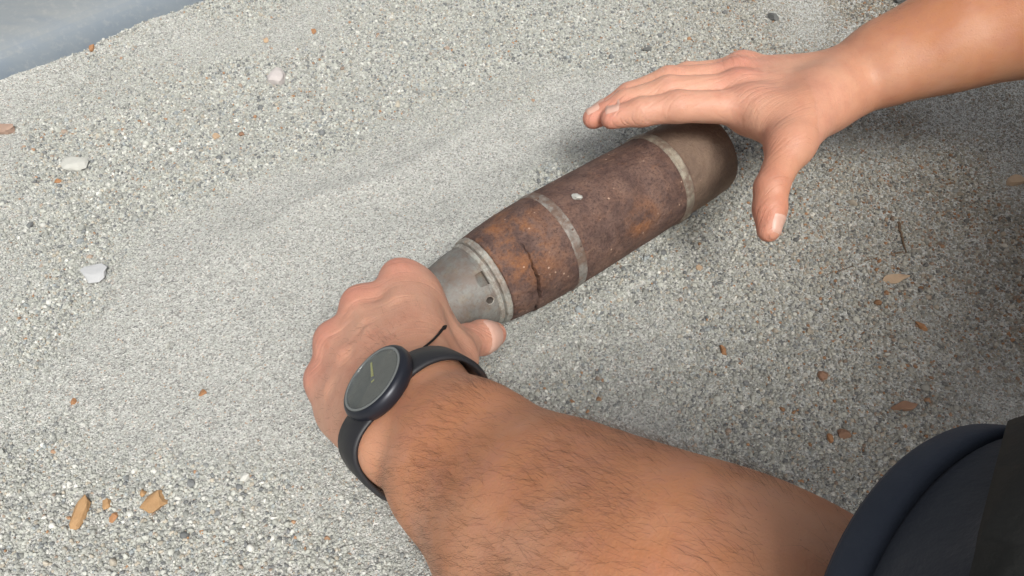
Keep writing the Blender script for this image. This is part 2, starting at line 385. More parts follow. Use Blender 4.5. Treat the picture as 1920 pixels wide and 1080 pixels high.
def band(name, s0, s1, h, mat, parent, label=None, wob=0.0):
    n_ = 14
    t = np.linspace(0, 1, n_); ss = s0 + (s1 - s0) * t
    prof_h = h * np.clip(np.minimum(t, 1 - t) / 0.10, 0, 1) ** 0.6
    rr = body_rad(ss) + prof_h - 0.0004 * (prof_h == 0)
    V, q = lathe(ss, rr, lambda s, p: wob * (vnoise(s * 300, p * 14) - 0.5) * (np.clip(np.minimum(s - s0, s1 - s), 0, 0.001) / 0.001))
    o = link_mesh(name, np_mesh(name, V, q[:, ::-1]), mat, parent); o.matrix_parent_inverse = Matrix.Identity(4)
    if label: o['label'] = label
    return o
band('bourrelet_band', -0.0126, -0.0042, 0.0004, MAT_BAND2, shell, 'worn grey band around the middle of the shell', 0.0011)
band('driving_band', 0.0930, 0.1012, 0.0012, MAT_BAND, shell, 'pale worn driving band near the base', 0.0010)
# fuze: cone with spanner notch and screw hole, plus two rings
def fuze_rad(s): return np.interp(s, [-0.157, -0.155, -0.150, -0.140, -0.118, -0.100, -0.0855, -0.0835, -0.066], [0.0075, 0.0105, 0.0128, 0.0165, 0.0222, 0.0262, 0.0292, 0.0296, 0.0304])
ss = np.concatenate([[-0.1572], np.linspace(-0.157, -0.140, 16), np.arange(-0.138, -0.0735, 0.0015), np.linspace(-0.073, -0.0655, 4)])
rr = np.concatenate([[0.0005], fuze_rad(ss[1:])])
def lines(s, ph): return -0.0003 * (np.exp(-((s + 0.0757) / 0.00035) ** 2) + np.exp(-((s + 0.0769) / 0.0003) ** 2))
ss = np.concatenate([ss[ss < -0.0785], np.arange(-0.0783, -0.0745, 0.00018), ss[ss > -0.0744], [-0.0655]]); rr = np.concatenate([[0.0005], fuze_rad(ss[1:-1]), [0.0005]])
V, q = lathe(ss, rr, lines)
fz_me = np_mesh('fuze', V, q[:, ::-1])
_b = bmesh.new(); _b.from_mesh(fz_me); bmesh.ops.holes_fill(_b, edges=_b.edges, sides=0); bmesh.ops.recalc_face_normals(_b, faces=_b.faces); _b.to_mesh(fz_me); _b.free()
fuze = link_mesh('fuze', fz_me, MAT_FUZE, shell, smooth=True); fuze.matrix_parent_inverse = Matrix.Identity(4)
fuze['label'] = 'grey metal conical fuze with screw hole'
def local_frame(s, ph, rad):            # matrix in shell space with z pointing out of the surface, x along the axis
    nn = Vector((0, -math.sin(ph), math.cos(ph))); xx = Vector((1, 0, 0)); yy = nn.cross(xx)
    M = Matrix((xx, yy, nn)).transposed().to_4x4(); M.translation = Vector((s, -rad * math.sin(ph), rad * math.cos(ph) + 0.038)); return M
hs_, hp_ = surf_param(918, 563, fuze_rad); ns_, np_ = surf_param(904, 524, fuze_rad)

def cutter(verts, faces, M):
    me = bpy.data.meshes.new('cut'); me.from_pydata([M @ Vector(v) for v in verts], [], faces); me.update()
    bm = bmesh.new(); bm.from_mesh(me); bmesh.ops.recalc_face_normals(bm, faces=bm.faces); bm.to_mesh(me); bm.free()
    o = bpy.data.objects.new('cut', me); COL.objects.link(o); return o
def cyl(r_, z0, z1, n_=24):
    v = [(r_ * math.cos(2 * math.pi * i / n_), r_ * math.sin(2 * math.pi * i / n_), zz) for zz in (z0, z1) for i in range(n_)]
    f = [(i, (i + 1) % n_, n_ + (i + 1) % n_, n_ + i) for i in range(n_)] + [tuple(range(n_))[::-1], tuple(range(n_, 2 * n_))]
    return v, f
cuts = [cutter(*cyl(0.0026, -0.008, 0.004), local_frame(hs_, hp_, float(fuze_rad(hs_))))]
nv = [(-0.0065, -0.0045, 0.0045), (0.0030, -0.0050, 0.0045), (0.0030, 0.0055, 0.0045), (-0.0065, 0.0055, 0.0045), (-0.0050, -0.0040, 0.0002), (0.0028, -0.0045, -0.0040), (0.0028, 0.0050, -0.0036), (-0.0050, 0.0050, 0.0006)]
nf = [(0, 1, 2, 3), (4, 7, 6, 5), (0, 4, 5, 1), (1, 5, 6, 2), (2, 6, 7, 3), (3, 7, 4, 0)]
cuts.append(cutter(nv, nf, local_frame(ns_, np_, float(fuze_rad(ns_)))))
fuze.parent = None
for c_ in cuts:
    bo = fuze.modifiers.new('cut', 'BOOLEAN'); bo.operation = 'DIFFERENCE'; bo.object = c_; bo.solver = 'EXACT'
dg = bpy.context.evaluated_depsgraph_get()
fz2 = bpy.data.meshes.new_from_object(fuze.evaluated_get(dg)); fuze.modifiers.clear(); fuze.data = fz2; fz2.name = 'fuze'
fuze.parent = shell; fuze.matrix_parent_inverse = Matrix.Identity(4)
es = fuze.modifiers.new('edges', 'EDGE_SPLIT'); es.split_angle = math.radians(35)
for c_ in cuts: bpy.data.objects.remove(c_)
# bright burr round the hole
V_, F_ = [], []
for i in range(28):
    a_ = 2 * math.pi * i / 28
    for j in range(6):
        b_ = 2 * math.pi * j / 6
        rr_ = 0.00285 + 0.00045 * math.cos(b_); V_.append((rr_ * math.cos(a_), rr_ * math.sin(a_), 0.00035 * math.sin(b_) - 0.00005))
        F_.append((i * 6 + j, ((i + 1) % 28) * 6 + j, ((i + 1) % 28) * 6 + (j + 1) % 6, i * 6 + (j + 1) % 6))
Mh = local_frame(hs_, hp_ + 0.0, float(fuze_rad(hs_))) @ Matrix.Rotation(-0.21, 4, 'Y')
burr = mesh_obj('hole_rim', [Mh @ Vector(v) for v in V_], F_, MAT_RING, fuze); burr.matrix_parent_inverse = Matrix.Identity(4)
def ring(name, pts, mat, parent, wob):
    ss = np.array([p[0] for p in pts]); rr = np.array([p[1] for p in pts])
    V, q = lathe(ss, rr, lambda s, p: wob * (vnoise(s * 500, p * 20) - 0.5))
    o = link_mesh(name, np_mesh(name, V, q[:, ::-1]), mat, parent); o.matrix_parent_inverse = Matrix.Identity(4)
    e_ = o.modifiers.new('edges', 'EDGE_SPLIT'); e_.split_angle = math.radians(40); return o
ring('fuze_ring', [(-0.0703, 0.0295), (-0.0703, 0.0321), (-0.0699, 0.0327), (-0.0690, 0.0330), (-0.0685, 0.0328), (-0.0681, 0.0331), (-0.0668, 0.0333), (-0.0660, 0.0331), (-0.0656, 0.0326), (-0.0656, 0.0300)], MAT_RING, fuze, 0.0007)
ring('fuze_ring', [(-0.0748, 0.0290), (-0.0748, 0.0304), (-0.0744, 0.0309), (-0.0735, 0.0312), (-0.0732, 0.0309), (-0.0729, 0.0313), (-0.0720, 0.0315), (-0.0716, 0.0312), (-0.0714, 0.0295)], MAT_RING, fuze, 0.0007)

# ------------------------------------------------------------------ SDF body (one skin surface for the person)
class Cap:                              # tapered capsule, optionally flattened along n
    def __init__(s, a, b, ra, rb=None, n=None, fl=1.0):
        s.a = np.asarray(a, float); s.b = np.asarray(b, float); s.ra = ra; s.rb = ra if rb is None else rb
        s.n = None if n is None else nrm(n); s.fl = fl
    def __call__(s, p):
        q = p - s.a; ba = s.b - s.a
        if s.n is not None:
            k_ = 1 / s.fl - 1
            q = q + (q @ s.n)[:, None] * s.n * k_; ba = ba + s.n * (ba @ s.n) * k_
        L2 = ba @ ba + 1e-12
        h = np.clip(q @ ba / L2, 0, 1)
        d = np.sqrt(((q - h[:, None] * ba) ** 2).sum(1)) - (s.ra + (s.rb - s.ra) * h)
        return d * (s.fl if s.n is not None else 1.0)
    def ext(s): r_ = max(s.ra, s.rb); return np.minimum(s.a, s.b) - r_, np.maximum(s.a, s.b) + r_
def smin(a, b, k):
    h = np.maximum(k - np.abs(a - b), 0) / k
    return np.minimum(a, b) - h * h * k * 0.25
class Arm:
    def __init__(s): s.trunk = []; s.fing = []; s.cut = []
    def bounds(s):
        e = [c_.ext() for c_, k_ in s.trunk] + [c_.ext() for f in s.fing for c_, k_ in f]
        return np.min([x[0] for x in e], 0) - 0.02, np.max([x[1] for x in e], 0) + 0.02
    def __call__(s, p):
        d = None
        for c_, k_ in s.trunk: d = c_(p) if d is None else smin(d, c_(p), k_)
        ff = None
        for f in s.fing:
            g = None
            for c_, k_ in f: g = c_(p) if g is None else smin(g, c_(p), k_)
            ff = g if ff is None else smin(ff, g, 0.0018)
        if ff is not None: d = smin(d, ff, 0.007)
        for c_, k_ in s.cut: d = -smin(-d, c_(p), k_)
        return d
def sdf_all(arms, p):
    out = np.full(len(p), 0.05)
    for a in arms:
        lo, hi = a.bounds(); k = ((p > lo) & (p < hi)).all(1)
        if k.any(): out[k] = np.minimum(out[k], a(p[k]))
    return out
def surface_nets(f, lo, hi, h):
    B = 8; bs_ = B * h
    nb = np.ceil((hi - lo) / bs_).astype(int)
    I = np.stack(np.meshgrid(*[np.arange(x) for x in nb], indexing='ij'), -1).reshape(-1, 3)
    c_ = lo + (I + 0.5) * bs_
    v = np.concatenate([f(c_[i:i + 200000]) for i in range(0, len(c_), 200000)])
    I = I[np.abs(v) < bs_ * 0.87 + 0.004]
    loc = np.stack(np.meshgrid(*[np.arange(B + 1)] * 3, indexing='ij'), -1)
    G = I[:, None, None, None, :] * B + loc[None]
    pts = lo + G.reshape(-1, 3) * h
    val = np.concatenate([f(pts[i:i + 300000]) for i in range(0, len(pts), 300000)]).reshape(len(I), B + 1, B + 1, B + 1)
    ins = val < 0
    corners = [(i, j, k) for i in (0, 1) for j in (0, 1) for k in (0, 1)]
    cs_ = np.stack([ins[:, i:B + i, j:B + j, k:B + k] for i, j, k in corners], -1)
    act = cs_.any(-1) & ~cs_.all(-1)
    bi, ci, cj, ck = np.nonzero(act)
    cv = np.stack([val[bi, ci + i, cj + j, ck + k] for i, j, k in corners], -1)
    acc = np.zeros((len(bi), 3)); cnt = np.zeros(len(bi))
    for u in range(8):
        for w_ in range(u + 1, 8):
            cu, cw = np.array(corners[u]), np.array(corners[w_])
            if np.abs(cu - cw).sum() != 1: continue
            k = (cv[:, u] < 0) != (cv[:, w_] < 0)
            t = np.where(k, cv[:, u] / np.where(k, cv[:, u] - cv[:, w_], 1), 0)
            acc += k[:, None] * (cu + t[:, None] * (cw - cu)); cnt += k
    cell = I[bi] * B + np.stack([ci, cj, ck], -1)
    Vv = lo + (cell + acc / cnt[:, None]) * h
    D = nb * B + 2
    key = lambda g: (g[..., 0].astype(np.int64) * D[1] + g[..., 1]) * D[2] + g[..., 2]
    ks = key(cell); od = np.argsort(ks); ks = ks[od]; Vv = Vv[od]
    quads = []
    for ax in range(3):
        e = np.zeros(3, int); e[ax] = 1
        a_ = ins[:, :B, :B, :B]; b_ = ins[:, e[0]:B + e[0], e[1]:B + e[1], e[2]:B + e[2]]
        bi, i, j, k = np.nonzero(a_ != b_)
        g = I[bi] * B + np.stack([i, j, k], -1)
        u, w_ = (ax + 1) % 3, (ax + 2) % 3
        eu = np.zeros(3, int); eu[u] = 1; ew = np.zeros(3, int); ew[w_] = 1
        c4 = np.stack([g - eu - ew, g - ew, g, g - eu], 1)
        kk = key(c4); pos = np.searchsorted(ks, kk).clip(0, len(ks) - 1)
        ok = (ks[pos] == kk).all(1)
        fl = a_[bi, i, j, k]
        qd = np.where(fl[:, None], pos, pos[:, ::-1])
        quads.append(qd[ok])
    return Vv, np.concatenate(quads)
def relax(V, Q, it=2, lam=0.5):
    E = np.concatenate([Q[:, [0, 1]], Q[:, [1, 2]], Q[:, [2, 3]], Q[:, [3, 0]]]); E = np.concatenate([E, E[:, ::-1]])
    cnt = np.bincount(E[:, 0], minlength=len(V))[:, None].clip(1)
    for _ in range(it):
        s_ = np.stack([np.bincount(E[:, 0], V[E[:, 1], k], len(V)) for k in range(3)], 1)
        V = V + lam * (s_ / cnt - V)
    return V
def trace(f, p, d, tmax=0.15):          # march from outside onto the skin
    p = np.asarray(p, float); d = nrm(d); t = 0.0
    for _ in range(80):
        v = f((p + d * t)[None])[0]
        if abs(v) < 5e-5 or t > tmax: break
        t += v * 0.8
    return p + d * t
def grad(f, p, e=5e-4):
    E_ = np.eye(3) * e
    return nrm([f((p + E_[k])[None])[0] - f((p - E_[k])[None])[0] for k in range(3)])

# ---- left arm: forearm comes up towards the camera, hand closes over the fuze
LA = Arm()
W = K(781, 776, 0.345)
FA = C3((0.576, -0.20, 0.79)); RA = C3((0.577, 0.79, -0.22)); RA = nrm(RA - FA * (RA @ FA)); NA = nrm(np.cross(RA, FA))
if NA @ (CAM - W) < 0: NA = -NA
ce = [W, K(874, 870, 0.310), K(1046, 1020, 0.265), K(1245, 1155, 0.230), K(1430, 1240, 0.215), K(1740, 1290, 0.232)]
cr = [0.0262, 0.0285, 0.0385, 0.0432, 0.0420, 0.0360]; cf_ = [0.74, 0.80, 0.88, 0.92, 0.95, 1.0]
for i in range(5): LA.trunk.append((Cap(ce[i], ce[i + 1], cr[i], cr[i + 1], NA, (cf_[i] + cf_[i + 1]) / 2), 0.022))
LSH = np.array([0.30, -0.10, 0.44])               # left shoulder, far out of view
HC = K(1792, 1182, 0.185); HA = C3((0.45, -0.08, 0.89))    # sleeve opening and its direction
LA.trunk.append((Cap(ce[5], HC + HA * 0.06, 0.034, 0.034), 0.02))
LA.trunk.append((Cap(HC + HA * 0.06, LSH, 0.034, 0.045), 0.02))
LM = [KZ(757, 528, 0.102), KZ(685, 580, 0.105), KZ(634, 646, 0.099), KZ(614, 720, 0.088)]
HD = nrm(LM[1] - W)                     # hand direction
NH = nrm(np.cross(LM[3] - LM[0], HD));  NH = NH if NH @ (CAM - LM[1]) > 0 else -NH
CB = [W - FA * 0.012 + RA * o_ for o_ in (0.0115, 0.0045, -0.0045, -0.0130)]
for cb, mc, r1 in zip(CB, LM, (0.0130, 0.0130, 0.0122, 0.0115)):
    LA.trunk.append((Cap(cb - NH * 0.004, mc - NH * 0.0025, 0.0165, r1), 0.012))
    LA.trunk.append((Cap(cb * 0.55 + mc * 0.45 - NH * 0.012, mc - NH * 0.012, 0.013, 0.0115), 0.012))
for i in range(3):
    LA.trunk.append((Cap(LM[i] * 0.7 + LM[i + 1] * 0.3 - HD * 0.004, LM[i] * 0.3 + LM[i + 1] * 0.7 - HD * 0.006, 0.0112, 0.0108), 0.009))
for mc, r1 in zip(LM, (0.0098, 0.0100, 0.0092, 0.0085)):   # knuckle bumps
    LA.trunk.append((Cap(mc + NH * 0.0050 + HD * 0.002, mc + NH * 0.0046 - HD * 0.004, r1, r1 * 0.9), 0.006))
for cb, mc in zip(CB, LM):                                 # extensor tendons
    LA.trunk.append((Cap(cb * 0.35 + mc * 0.65 + NH * 0.0095, mc + NH * 0.0085 - HD * 0.004, 0.0016, 0.0026), 0.010))
LA.trunk.append((Cap(W + RA * 0.008 - NA * 0.004, W + RA * 0.014 - FA * 0.03 - NA * 0.012, 0.0155, 0.0155), 0.014))
LA.trunk.append((Cap(W - RA * 0.016 - NA * 0.004, LM[3] - NH * 0.010 - HD * 0.022, 0.0165, 0.0145), 0.014))   # hypothenar
LA.trunk.append((Cap(W - RA * 0.0205 + NA * 0.011 + FA * 0.010, W - RA * 0.0205 + NA * 0.010 + FA * 0.006, 0.0090), 0.012))   # ulna head
RAY = lambda p: nrm(p - CAM)
NEAR = -E1
lt = []
for mc, L1, L2, L3, r0, sp in zip(LM, (0.043, 0.046, 0.043, 0.035), (0.026, 0.029, 0.027, 0.021), (0.021, 0.022, 0.021, 0.019), (0.0108, 0.0110, 0.0104, 0.0093), (0.0, 0.0, 0.0, 0.0)):
    p1 = mc + L1 * nrm(RAY(mc) * 1.0 + E1 * 0.10 + np.array([0, 0, -0.15]))
    p2 = p1 + L2 * nrm(np.array([0, 0, -0.55]) + NEAR * 0.80)
    p3 = p2 + L3 * nrm(np.array([0, 0, -0.20]) + NEAR * 0.95)
    p2[2] = max(p2[2], 0.017); p3[2] = max(p3[2], 0.011)
    LA.fing.append([(Cap(mc - NH * 0.002, p1, r0 * 1.10, r0), 0.004), (Cap(p1, p2, r0 * 0.99, r0 * 0.88), 0.004), (Cap(p2, p3, r0 * 0.88, r0 * 0.74), 0.004)])
    lt.append((p1, p2, p3))
for (i0, i1, u0, u1, w0, w1) in ((0, 1, 0.25, 0.72, 0.5, 0.5), (1, 2, 0.20, 0.85, 0.5, 0.45), (2, 3, 0.30, 0.80, 0.4, 0.5), (1, 1, 0.55, 0.30, 0.5, 0.1)):
    pa = (CB[i0] * (1 - w0) + CB[i1] * w0) * (1 - u0) + (LM[i0] * (1 - w0) + LM[i1] * w0) * u0
    pb = (CB[i0] * (1 - w1) + CB[i1] * w1) * (1 - u1) + (LM[i0] * (1 - w1) + LM[i1] * w1) * u1
    LA.trunk.append((Cap(pa + NH * 0.0118, pb + NH * 0.0088, 0.0016, 0.0016), 0.006))
TC, TM, TI, TT = KZ(826, 738, 0.116), KZ(846, 672, 0.088), KZ(876, 640, 0.061), KZ(926, 627, 0.046)
LA.trunk.append((Cap(TC, TM, 0.0165, 0.0135), 0.014))
LA.trunk.append((Cap(TM, LM[0] - NH * 0.008 - HD * 0.012, 0.0105, 0.0105), 0.014))        # web of the thumb
LA.trunk.append((Cap(KZ(792, 552, 0.090), KZ(838, 622, 0.080), 0.0085, 0.0085), 0.012))
LA.fing.append([(Cap(TM, TI, 0.0122, 0.0105), 0.004), (Cap(TI, TI * 0.45 + TT * 0.55, 0.0108, 0.0112), 0.004), (Cap(TI * 0.45 + TT * 0.55, TT, 0.0108, 0.0085), 0.004)])

# ---- right arm: reaches in over the base, thumb towards the camera
RA_ = Arm()
RW = K(1600, 148, 0.550)
RE = K(2130, -45, 0.500)
RN = C3((-0.05, 0.70, 0.70))
rax = nrm(RE - RW); RN = nrm(RN - rax * (RN @ rax)); RR = nrm(np.cross(rax, RN)); RR = RR if RR @ UP < 0 else -RR   # radial side (towards the thumb)
rc = [RW, K(1672, 112, 0.545), K(1795, 66, 0.533), K(1950, 18, 0.518), RE]
rr_ = [0.0262, 0.0300, 0.0365, 0.0420, 0.0430]; rf_ = [0.80, 0.82, 0.88, 0.92, 0.95]
for i in range(4): RA_.trunk.append((Cap(rc[i], rc[i + 1], rr_[i], rr_[i + 1], RN, (rf_[i] + rf_[i + 1]) / 2), 0.02))
RSH = np.array([0.60, 0.27, 0.52])
RA_.trunk.append((Cap(RE, RSH, 0.044, 0.055), 0.03))
RM = [K(1402, 196, 0.535), K(1384, 166, 0.550), K(1378, 142, 0.566), K(1390, 128, 0.580)]
RHD = nrm(RM[1] - RW)
RNH = nrm(np.cross(RM[3] - RM[0], RHD)); RNH = RNH if RNH[2] > 0 else -RNH
RB = [RW - rax * 0.010 + nrm(RM[0] - RM[3]) * o_ for o_ in (0.013, 0.004, -0.005, -0.013)]
for cb, mc, r1 in zip(RB, RM, (0.0125, 0.0125, 0.0118, 0.0108)):
    RA_.trunk.append((Cap(cb, mc - RNH * 0.002, 0.0160, r1), 0.012))
    RA_.trunk.append((Cap(cb * 0.5 + mc * 0.5 - RNH * 0.010, mc - RNH * 0.010, 0.012, 0.011), 0.012))
for mc in RM: RA_.trunk.append((Cap(mc + RNH * 0.0045, mc + RNH * 0.0040 - RHD * 0.004, 0.0088, 0.0080), 0.008))
RF = [[K(1272, 200, 0.533), K(1204, 210, 0.538), K(1146, 222, 0.543)],
      [K(1254, 172, 0.548), K(1174, 195, 0.552), K(1112, 222, 0.556)],
      [K(1254, 152, 0.564), K(1180, 180, 0.568), K(1124, 212, 0.572)],
      [K(1288, 141, 0.578), K(1232, 158, 0.582), K(1188, 184, 0.586)]]
for mc, (p1, p2, p3), r0 in zip(RM, RF, (0.0110, 0.0112, 0.0106, 0.0094)):
    RA_.fing.append([(Cap(mc - RNH * 0.002, p1, r0 * 1.12, r0), 0.004), (Cap(p1, p2, r0, r0 * 0.9), 0.004), (Cap(p2, p3, r0 * 0.9, r0 * 0.70), 0.004)])
RTC, RTM, RTI, RTT = K(1545, 190, 0.535), K(1482, 270, 0.505), K(1446, 352, 0.490), K(1441, 432, 0.485)
RA_.trunk.append((Cap(RW + RR * 0.006 - rax * 0.01, RTC, 0.0185, 0.0190), 0.015))
RA_.trunk.append((Cap(RTC, RTM, 0.0190, 0.0140), 0.016))
RA_.trunk.append((Cap(RTM, RM[0] - RNH * 0.006 - RHD * 0.010, 0.0105, 0.0110), 0.016))     # web
RA_.trunk.append((Cap(K(1490, 215, 0.520), K(1430, 215, 0.525), 0.0135, 0.0110), 0.016))
RA_.fing.append([(Cap(RTM, RTI, 0.0128, 0.0105), 0.004), (Cap(RTI, RTI * 0.5 + RTT * 0.5, 0.0105, 0.0105), 0.004), (Cap(RTI * 0.5 + RTT * 0.5, RTT, 0.0102, 0.0076), 0.004)])

# ---- hidden shoulders join the two arms into one body
SP = Arm()
NECK = (LSH + RSH) / 2 + np.array([0.10, 0.0, 0.06])
SP.trunk = [(Cap(LSH, NECK, 0.055, 0.07), 0.03), (Cap(NECK, RSH, 0.07, 0.055), 0.03)]
ARMS = [LA, RA_, SP]
f_all = lambda p: sdf_all(ARMS, p)
VV, QQ = [], []; off = 0
lo = np.min([a.bounds()[0] for a in ARMS], 0); hi = np.max([a.bounds()[1] for a in ARMS], 0)
V, Q = surface_nets(f_all, lo, hi, 0.0016)
V = relax(V, Q, 2, 0.45)
sk = np_mesh('body', V, Q)
# skin maps: suntan (forearms), redness (knuckles, fingertips)
def sstep(a, b, x): t = np.clip((x - a) / (b - a), 0, 1); return t * t * (3 - 2 * t)
isL = np.minimum(LA.trunk[0][0](V), LA(V)) < 0.01
tanL = sstep(-0.090, 0.060, (V - W) @ FA); tanR = sstep(-0.07, 0.06, (V - RW) @ rax)
dR = np.linalg.norm(V - RW, axis=1); dL = np.linalg.norm(V - W, axis=1)
left = (V[:, 0] < 0.2) & (V[:, 1] < 0.45)
tan = np.where(left, tanL, tanR)
red = np.zeros(len(V))
for p_, r_ in [(x + NH * 0.01, 0.017) for x in LM] + [(TT, 0.017), (TI, 0.012)] + [(x + RNH * 0.01, 0.016) for x in RM] + [(x[0], 0.012) for x in RF] + [(x[2], 0.020) for x in RF] + [(RTT, 0.026), (RTM, 0.018), (RTI, 0.013)] + [(x[2], 0.02) for x in lt]:
    red = np.maximum(red, np.exp(-((V - p_) ** 2).sum(1) / r_ ** 2))
fattr(sk, 'tan', tan); fattr(sk, 'red', red)
fattr(sk, 'along', np.where(left, np.where((V - W) @ FA < 0, (V - W) @ HD, -(V - W) @ FA), np.where((V - RW) @ rax < 0, (V - RW) @ RHD, -(V - RW) @ rax)))
fattr(sk, 'hand', np.where(left, sstep(0.02, -0.01, (V - W) @ FA), sstep(0.02, -0.01, (V - RW) @ rax)))

m = NT('skin', 0.52, 0.42)
n1 = m.noise(38, 4, 0.6); n2 = m.noise(160, 4, 0.65); n3 = m.noise(900, 3, 0.6)
pale = m.mix(n1, (0.53, 0.252, 0.168), (0.62, 0.330, 0.232))
tanc = m.mix(n1, (0.40, 0.155, 0.070), (0.54, 0.245, 0.122))
c = m.mix(m.attr('tan'), pale, tanc)
c = m.mix(m.math('MULTIPLY', m.attr('red'), 0.62), c, (0.56, 0.215, 0.155))
c = m.mix(m.math('MULTIPLY', m.ramp(n2, [(0.45, 0.0), (0.75, 1.0)]), 0.30), c, (0.47, 0.19, 0.12))
c = m.mix(m.math('MULTIPLY', m.ramp(n3, [(0.55, 0.0), (0.75, 1.0)]), 0.18), c, (0.30, 0.15, 0.09))
cb_ = m.n('ShaderNodeCombineXYZ'); m.l(m.math('MULTIPLY', m.attr('along'), 520), cb_.inputs[0])
va_ = m.n('ShaderNodeVectorMath', operation='MULTIPLY_ADD'); m.l(m.tc.outputs['Object'], va_.inputs[0]); va_.inputs[1].default_value = (60, 60, 60); m.l(cb_.outputs[0], va_.inputs[2])
wrk = m.noise(1.0, 3, 0.6, vec=va_.outputs[0])
wm_ = m.math('MULTIPLY', m.attr('hand'), m.math('ADD', m.math('MULTIPLY', m.attr('red'), 0.8), 0.30))
wrk = m.math('MULTIPLY', m.ramp(wrk, [(0.36, 0.0), (0.50, 1.0)]), wm_)
c = m.mix(m.math('MULTIPLY', m.ramp(m.noise(75, 5, 0.7), [(0.46, 0.0), (0.68, 1.0)]), 0.50), c, (0.44, 0.19, 0.125))
c = m.mix(m.math('MULTIPLY', m.ramp(m.noise(22, 3, 0.6), [(0.42, 0.0), (0.66, 1.0)]), 0.35), c, (0.60, 0.36, 0.24))
c = m.mix(m.ramp(m.voro(330), [(0.05, 0.5), (0.11, 0.0)]), c, (0.24, 0.10, 0.055))
b = m.bump(wrk, 0.45, 0.0009); b = m.bump(m.voro(900), 0.22, 0.0004, b); b = m.bump(n2, 0.17, 0.0016, b); b = m.bump(m.voro(1500, feature='DISTANCE_TO_EDGE'), 0.22, 0.0003, b)
m.b.inputs['Subsurface Weight'].default_value = 0.22
m.b.inputs['Subsurface Radius'].default_value = (1.0, 0.35, 0.18)
m.b.inputs['Subsurface Scale'].default_value = 0.004
MAT_SKIN = m.done(c, b)
person = empty('person', (0.62, 0.15, 0.0))
tag(person, 'person with bare forearms and navy sleeve, one hand gripping the shell, the other reaching over', 'person')
skin = link_mesh('body', sk, MAT_SKIN, person)

# fingernails laid on the skin
m = NT('nail', 0.42, 0.4)
MAT_NAIL = m.done(m.mix(m.noise(200, 3), (0.54, 0.31, 0.235), (0.61, 0.39, 0.31)), m.bump(m.noise(300, 2), 0.1, 0.0002))
def nail(f, ip, tip, out, wd, ln, back=0.35, rad=0.02):
    t = nrm(tip - ip); out = nrm(out - t * (out @ t)); s_ = np.cross(out, t)
    c0 = tip - t * ln * back
    V_, F_ = [], []; nu, nv_ = 9, 10
    for i in range(nu):
        for j in range(nv_):
            u = -1 + 2 * i / (nu - 1); v = -1 + 2 * j / (nv_ - 1)
            ww = wd * 0.5 * (1 - 0.10 * max(0, v)) * math.sqrt(max(0.02, 1 - 0.30 * v * v if v < 0 else 1 - 0.45 * v ** 4))
            ang = u * 0.95
            base = c0 + t * (v * ln * 0.5) * (1 - 0.10 * u * u)
            dirn = nrm(out * math.cos(ang) + s_ * math.sin(ang))
            start = base + s_ * (u * ww * 0.55) + dirn * rad
            hit = trace(f, start, -dirn, 0.03)
            edge = max(abs(u), abs(v))
            V_.append(hit + dirn * (0.0005 if edge < 0.99 else -0.0003))
    for i in range(nu - 1):
        for j in range(nv_ - 1): F_.append((i * nv_ + j, (i + 1) * nv_ + j, (i + 1) * nv_ + j + 1, i * nv_ + j + 1))
    return mesh_obj('fingernail', V_, F_, MAT_NAIL, person)
nail(LA, TI, TT, C3((0.20, 0.05, 0.97)), 0.0175, 0.0165, 0.52)
nail(RA_, RTI, RTT, C3((0.80, -0.05, 0.45)), 0.0120, 0.0125, 0.25)
for (p1, p2, p3) in RF[:3]: nail(RA_, p2, p3, RNH + FW * 0.5, 0.010, 0.011, 0.2)
for (p1, p2, p3) in lt: nail(LA, p2, p3, np.array([0, 0, -1.0]) + E1 * 0.5, 0.011, 0.011, 0.2)

# arm hair: fine tapered strands
m = NT('hair', 0.5, 0.4); MAT_HAIR = m.done((0.085, 0.042, 0.022))
me_n = np.empty(len(V) * 3, np.float32); sk.vertices.foreach_get('vector', me_n) if False else None
nor = np.empty(len(V) * 3, np.float32); sk.vertex_normals.foreach_get('vector', nor); nor = nor.reshape(-1, 3)
def hairs(cand, n_, axis, side, lmin, lmax, rad):
    dn = fbm(V[cand, 0] * 55 + V[cand, 2] * 40, V[cand, 1] * 55 + V[cand, 2] * 25, 3); pb_ = np.clip((dn - 0.30) * 3, 0.05, 1) ; pick = rng.choice(cand, n_, p=pb_ / pb_.sum())
    Vh, Fh = [], []
    for i in pick:
        p = V[i] + rng.normal(0, 0.0006, 3); nn = nor[i]
        fl = nrm(axis * 1.0 + side * rng.normal(0.55, 0.35) + rng.normal(0, 0.25, 3)); fl = nrm(fl - nn * (fl @ nn))
        L_ = lmin + (lmax - lmin) * rng.random() ** 1.6
        pts = [p - nn * 0.0008, p + fl * L_ * 0.45 + nn * L_ * 0.20, p + fl * L_ + nn * L_ * rng.uniform(0.10, 0.34)]
        sd_ = nrm(np.cross(fl, nn)); b0 = len(Vh)
        for kk, (pt, rr0) in enumerate(zip(pts, (rad, rad * 0.8, rad * 0.15))):
            for a_ in range(3):
                an = a_ * 2.0944; Vh.append(pt + (sd_ * math.cos(an) + nn * math.sin(an)) * rr0)
        for kk in range(2):
            for a_ in range(3): Fh.append((b0 + kk * 3 + a_, b0 + kk * 3 + (a_ + 1) % 3, b0 + kk * 3 + 3 + (a_ + 1) % 3, b0 + kk * 3 + 3 + a_))
    return Vh, Fh
tL = (V - W) @ FA
vis = ((CAM - V) * nor).sum(1) > -0.04
candL = np.nonzero((tL > 0.022) & (tL < 0.22) & left & vis & (V[:, 2] > 0.05))[0]
candH = np.nonzero((tL < -0.03) & left & ((nor @ NH) > 0.6) & ((V - W) @ HD < 0.075))[0]
tR = (V - RW) @ rax
candR = np.nonzero((tR > 0.02) & (tR < 0.25) & (V[:, 1] > 0.45) & (V[:, 0] > 0.15))[0]
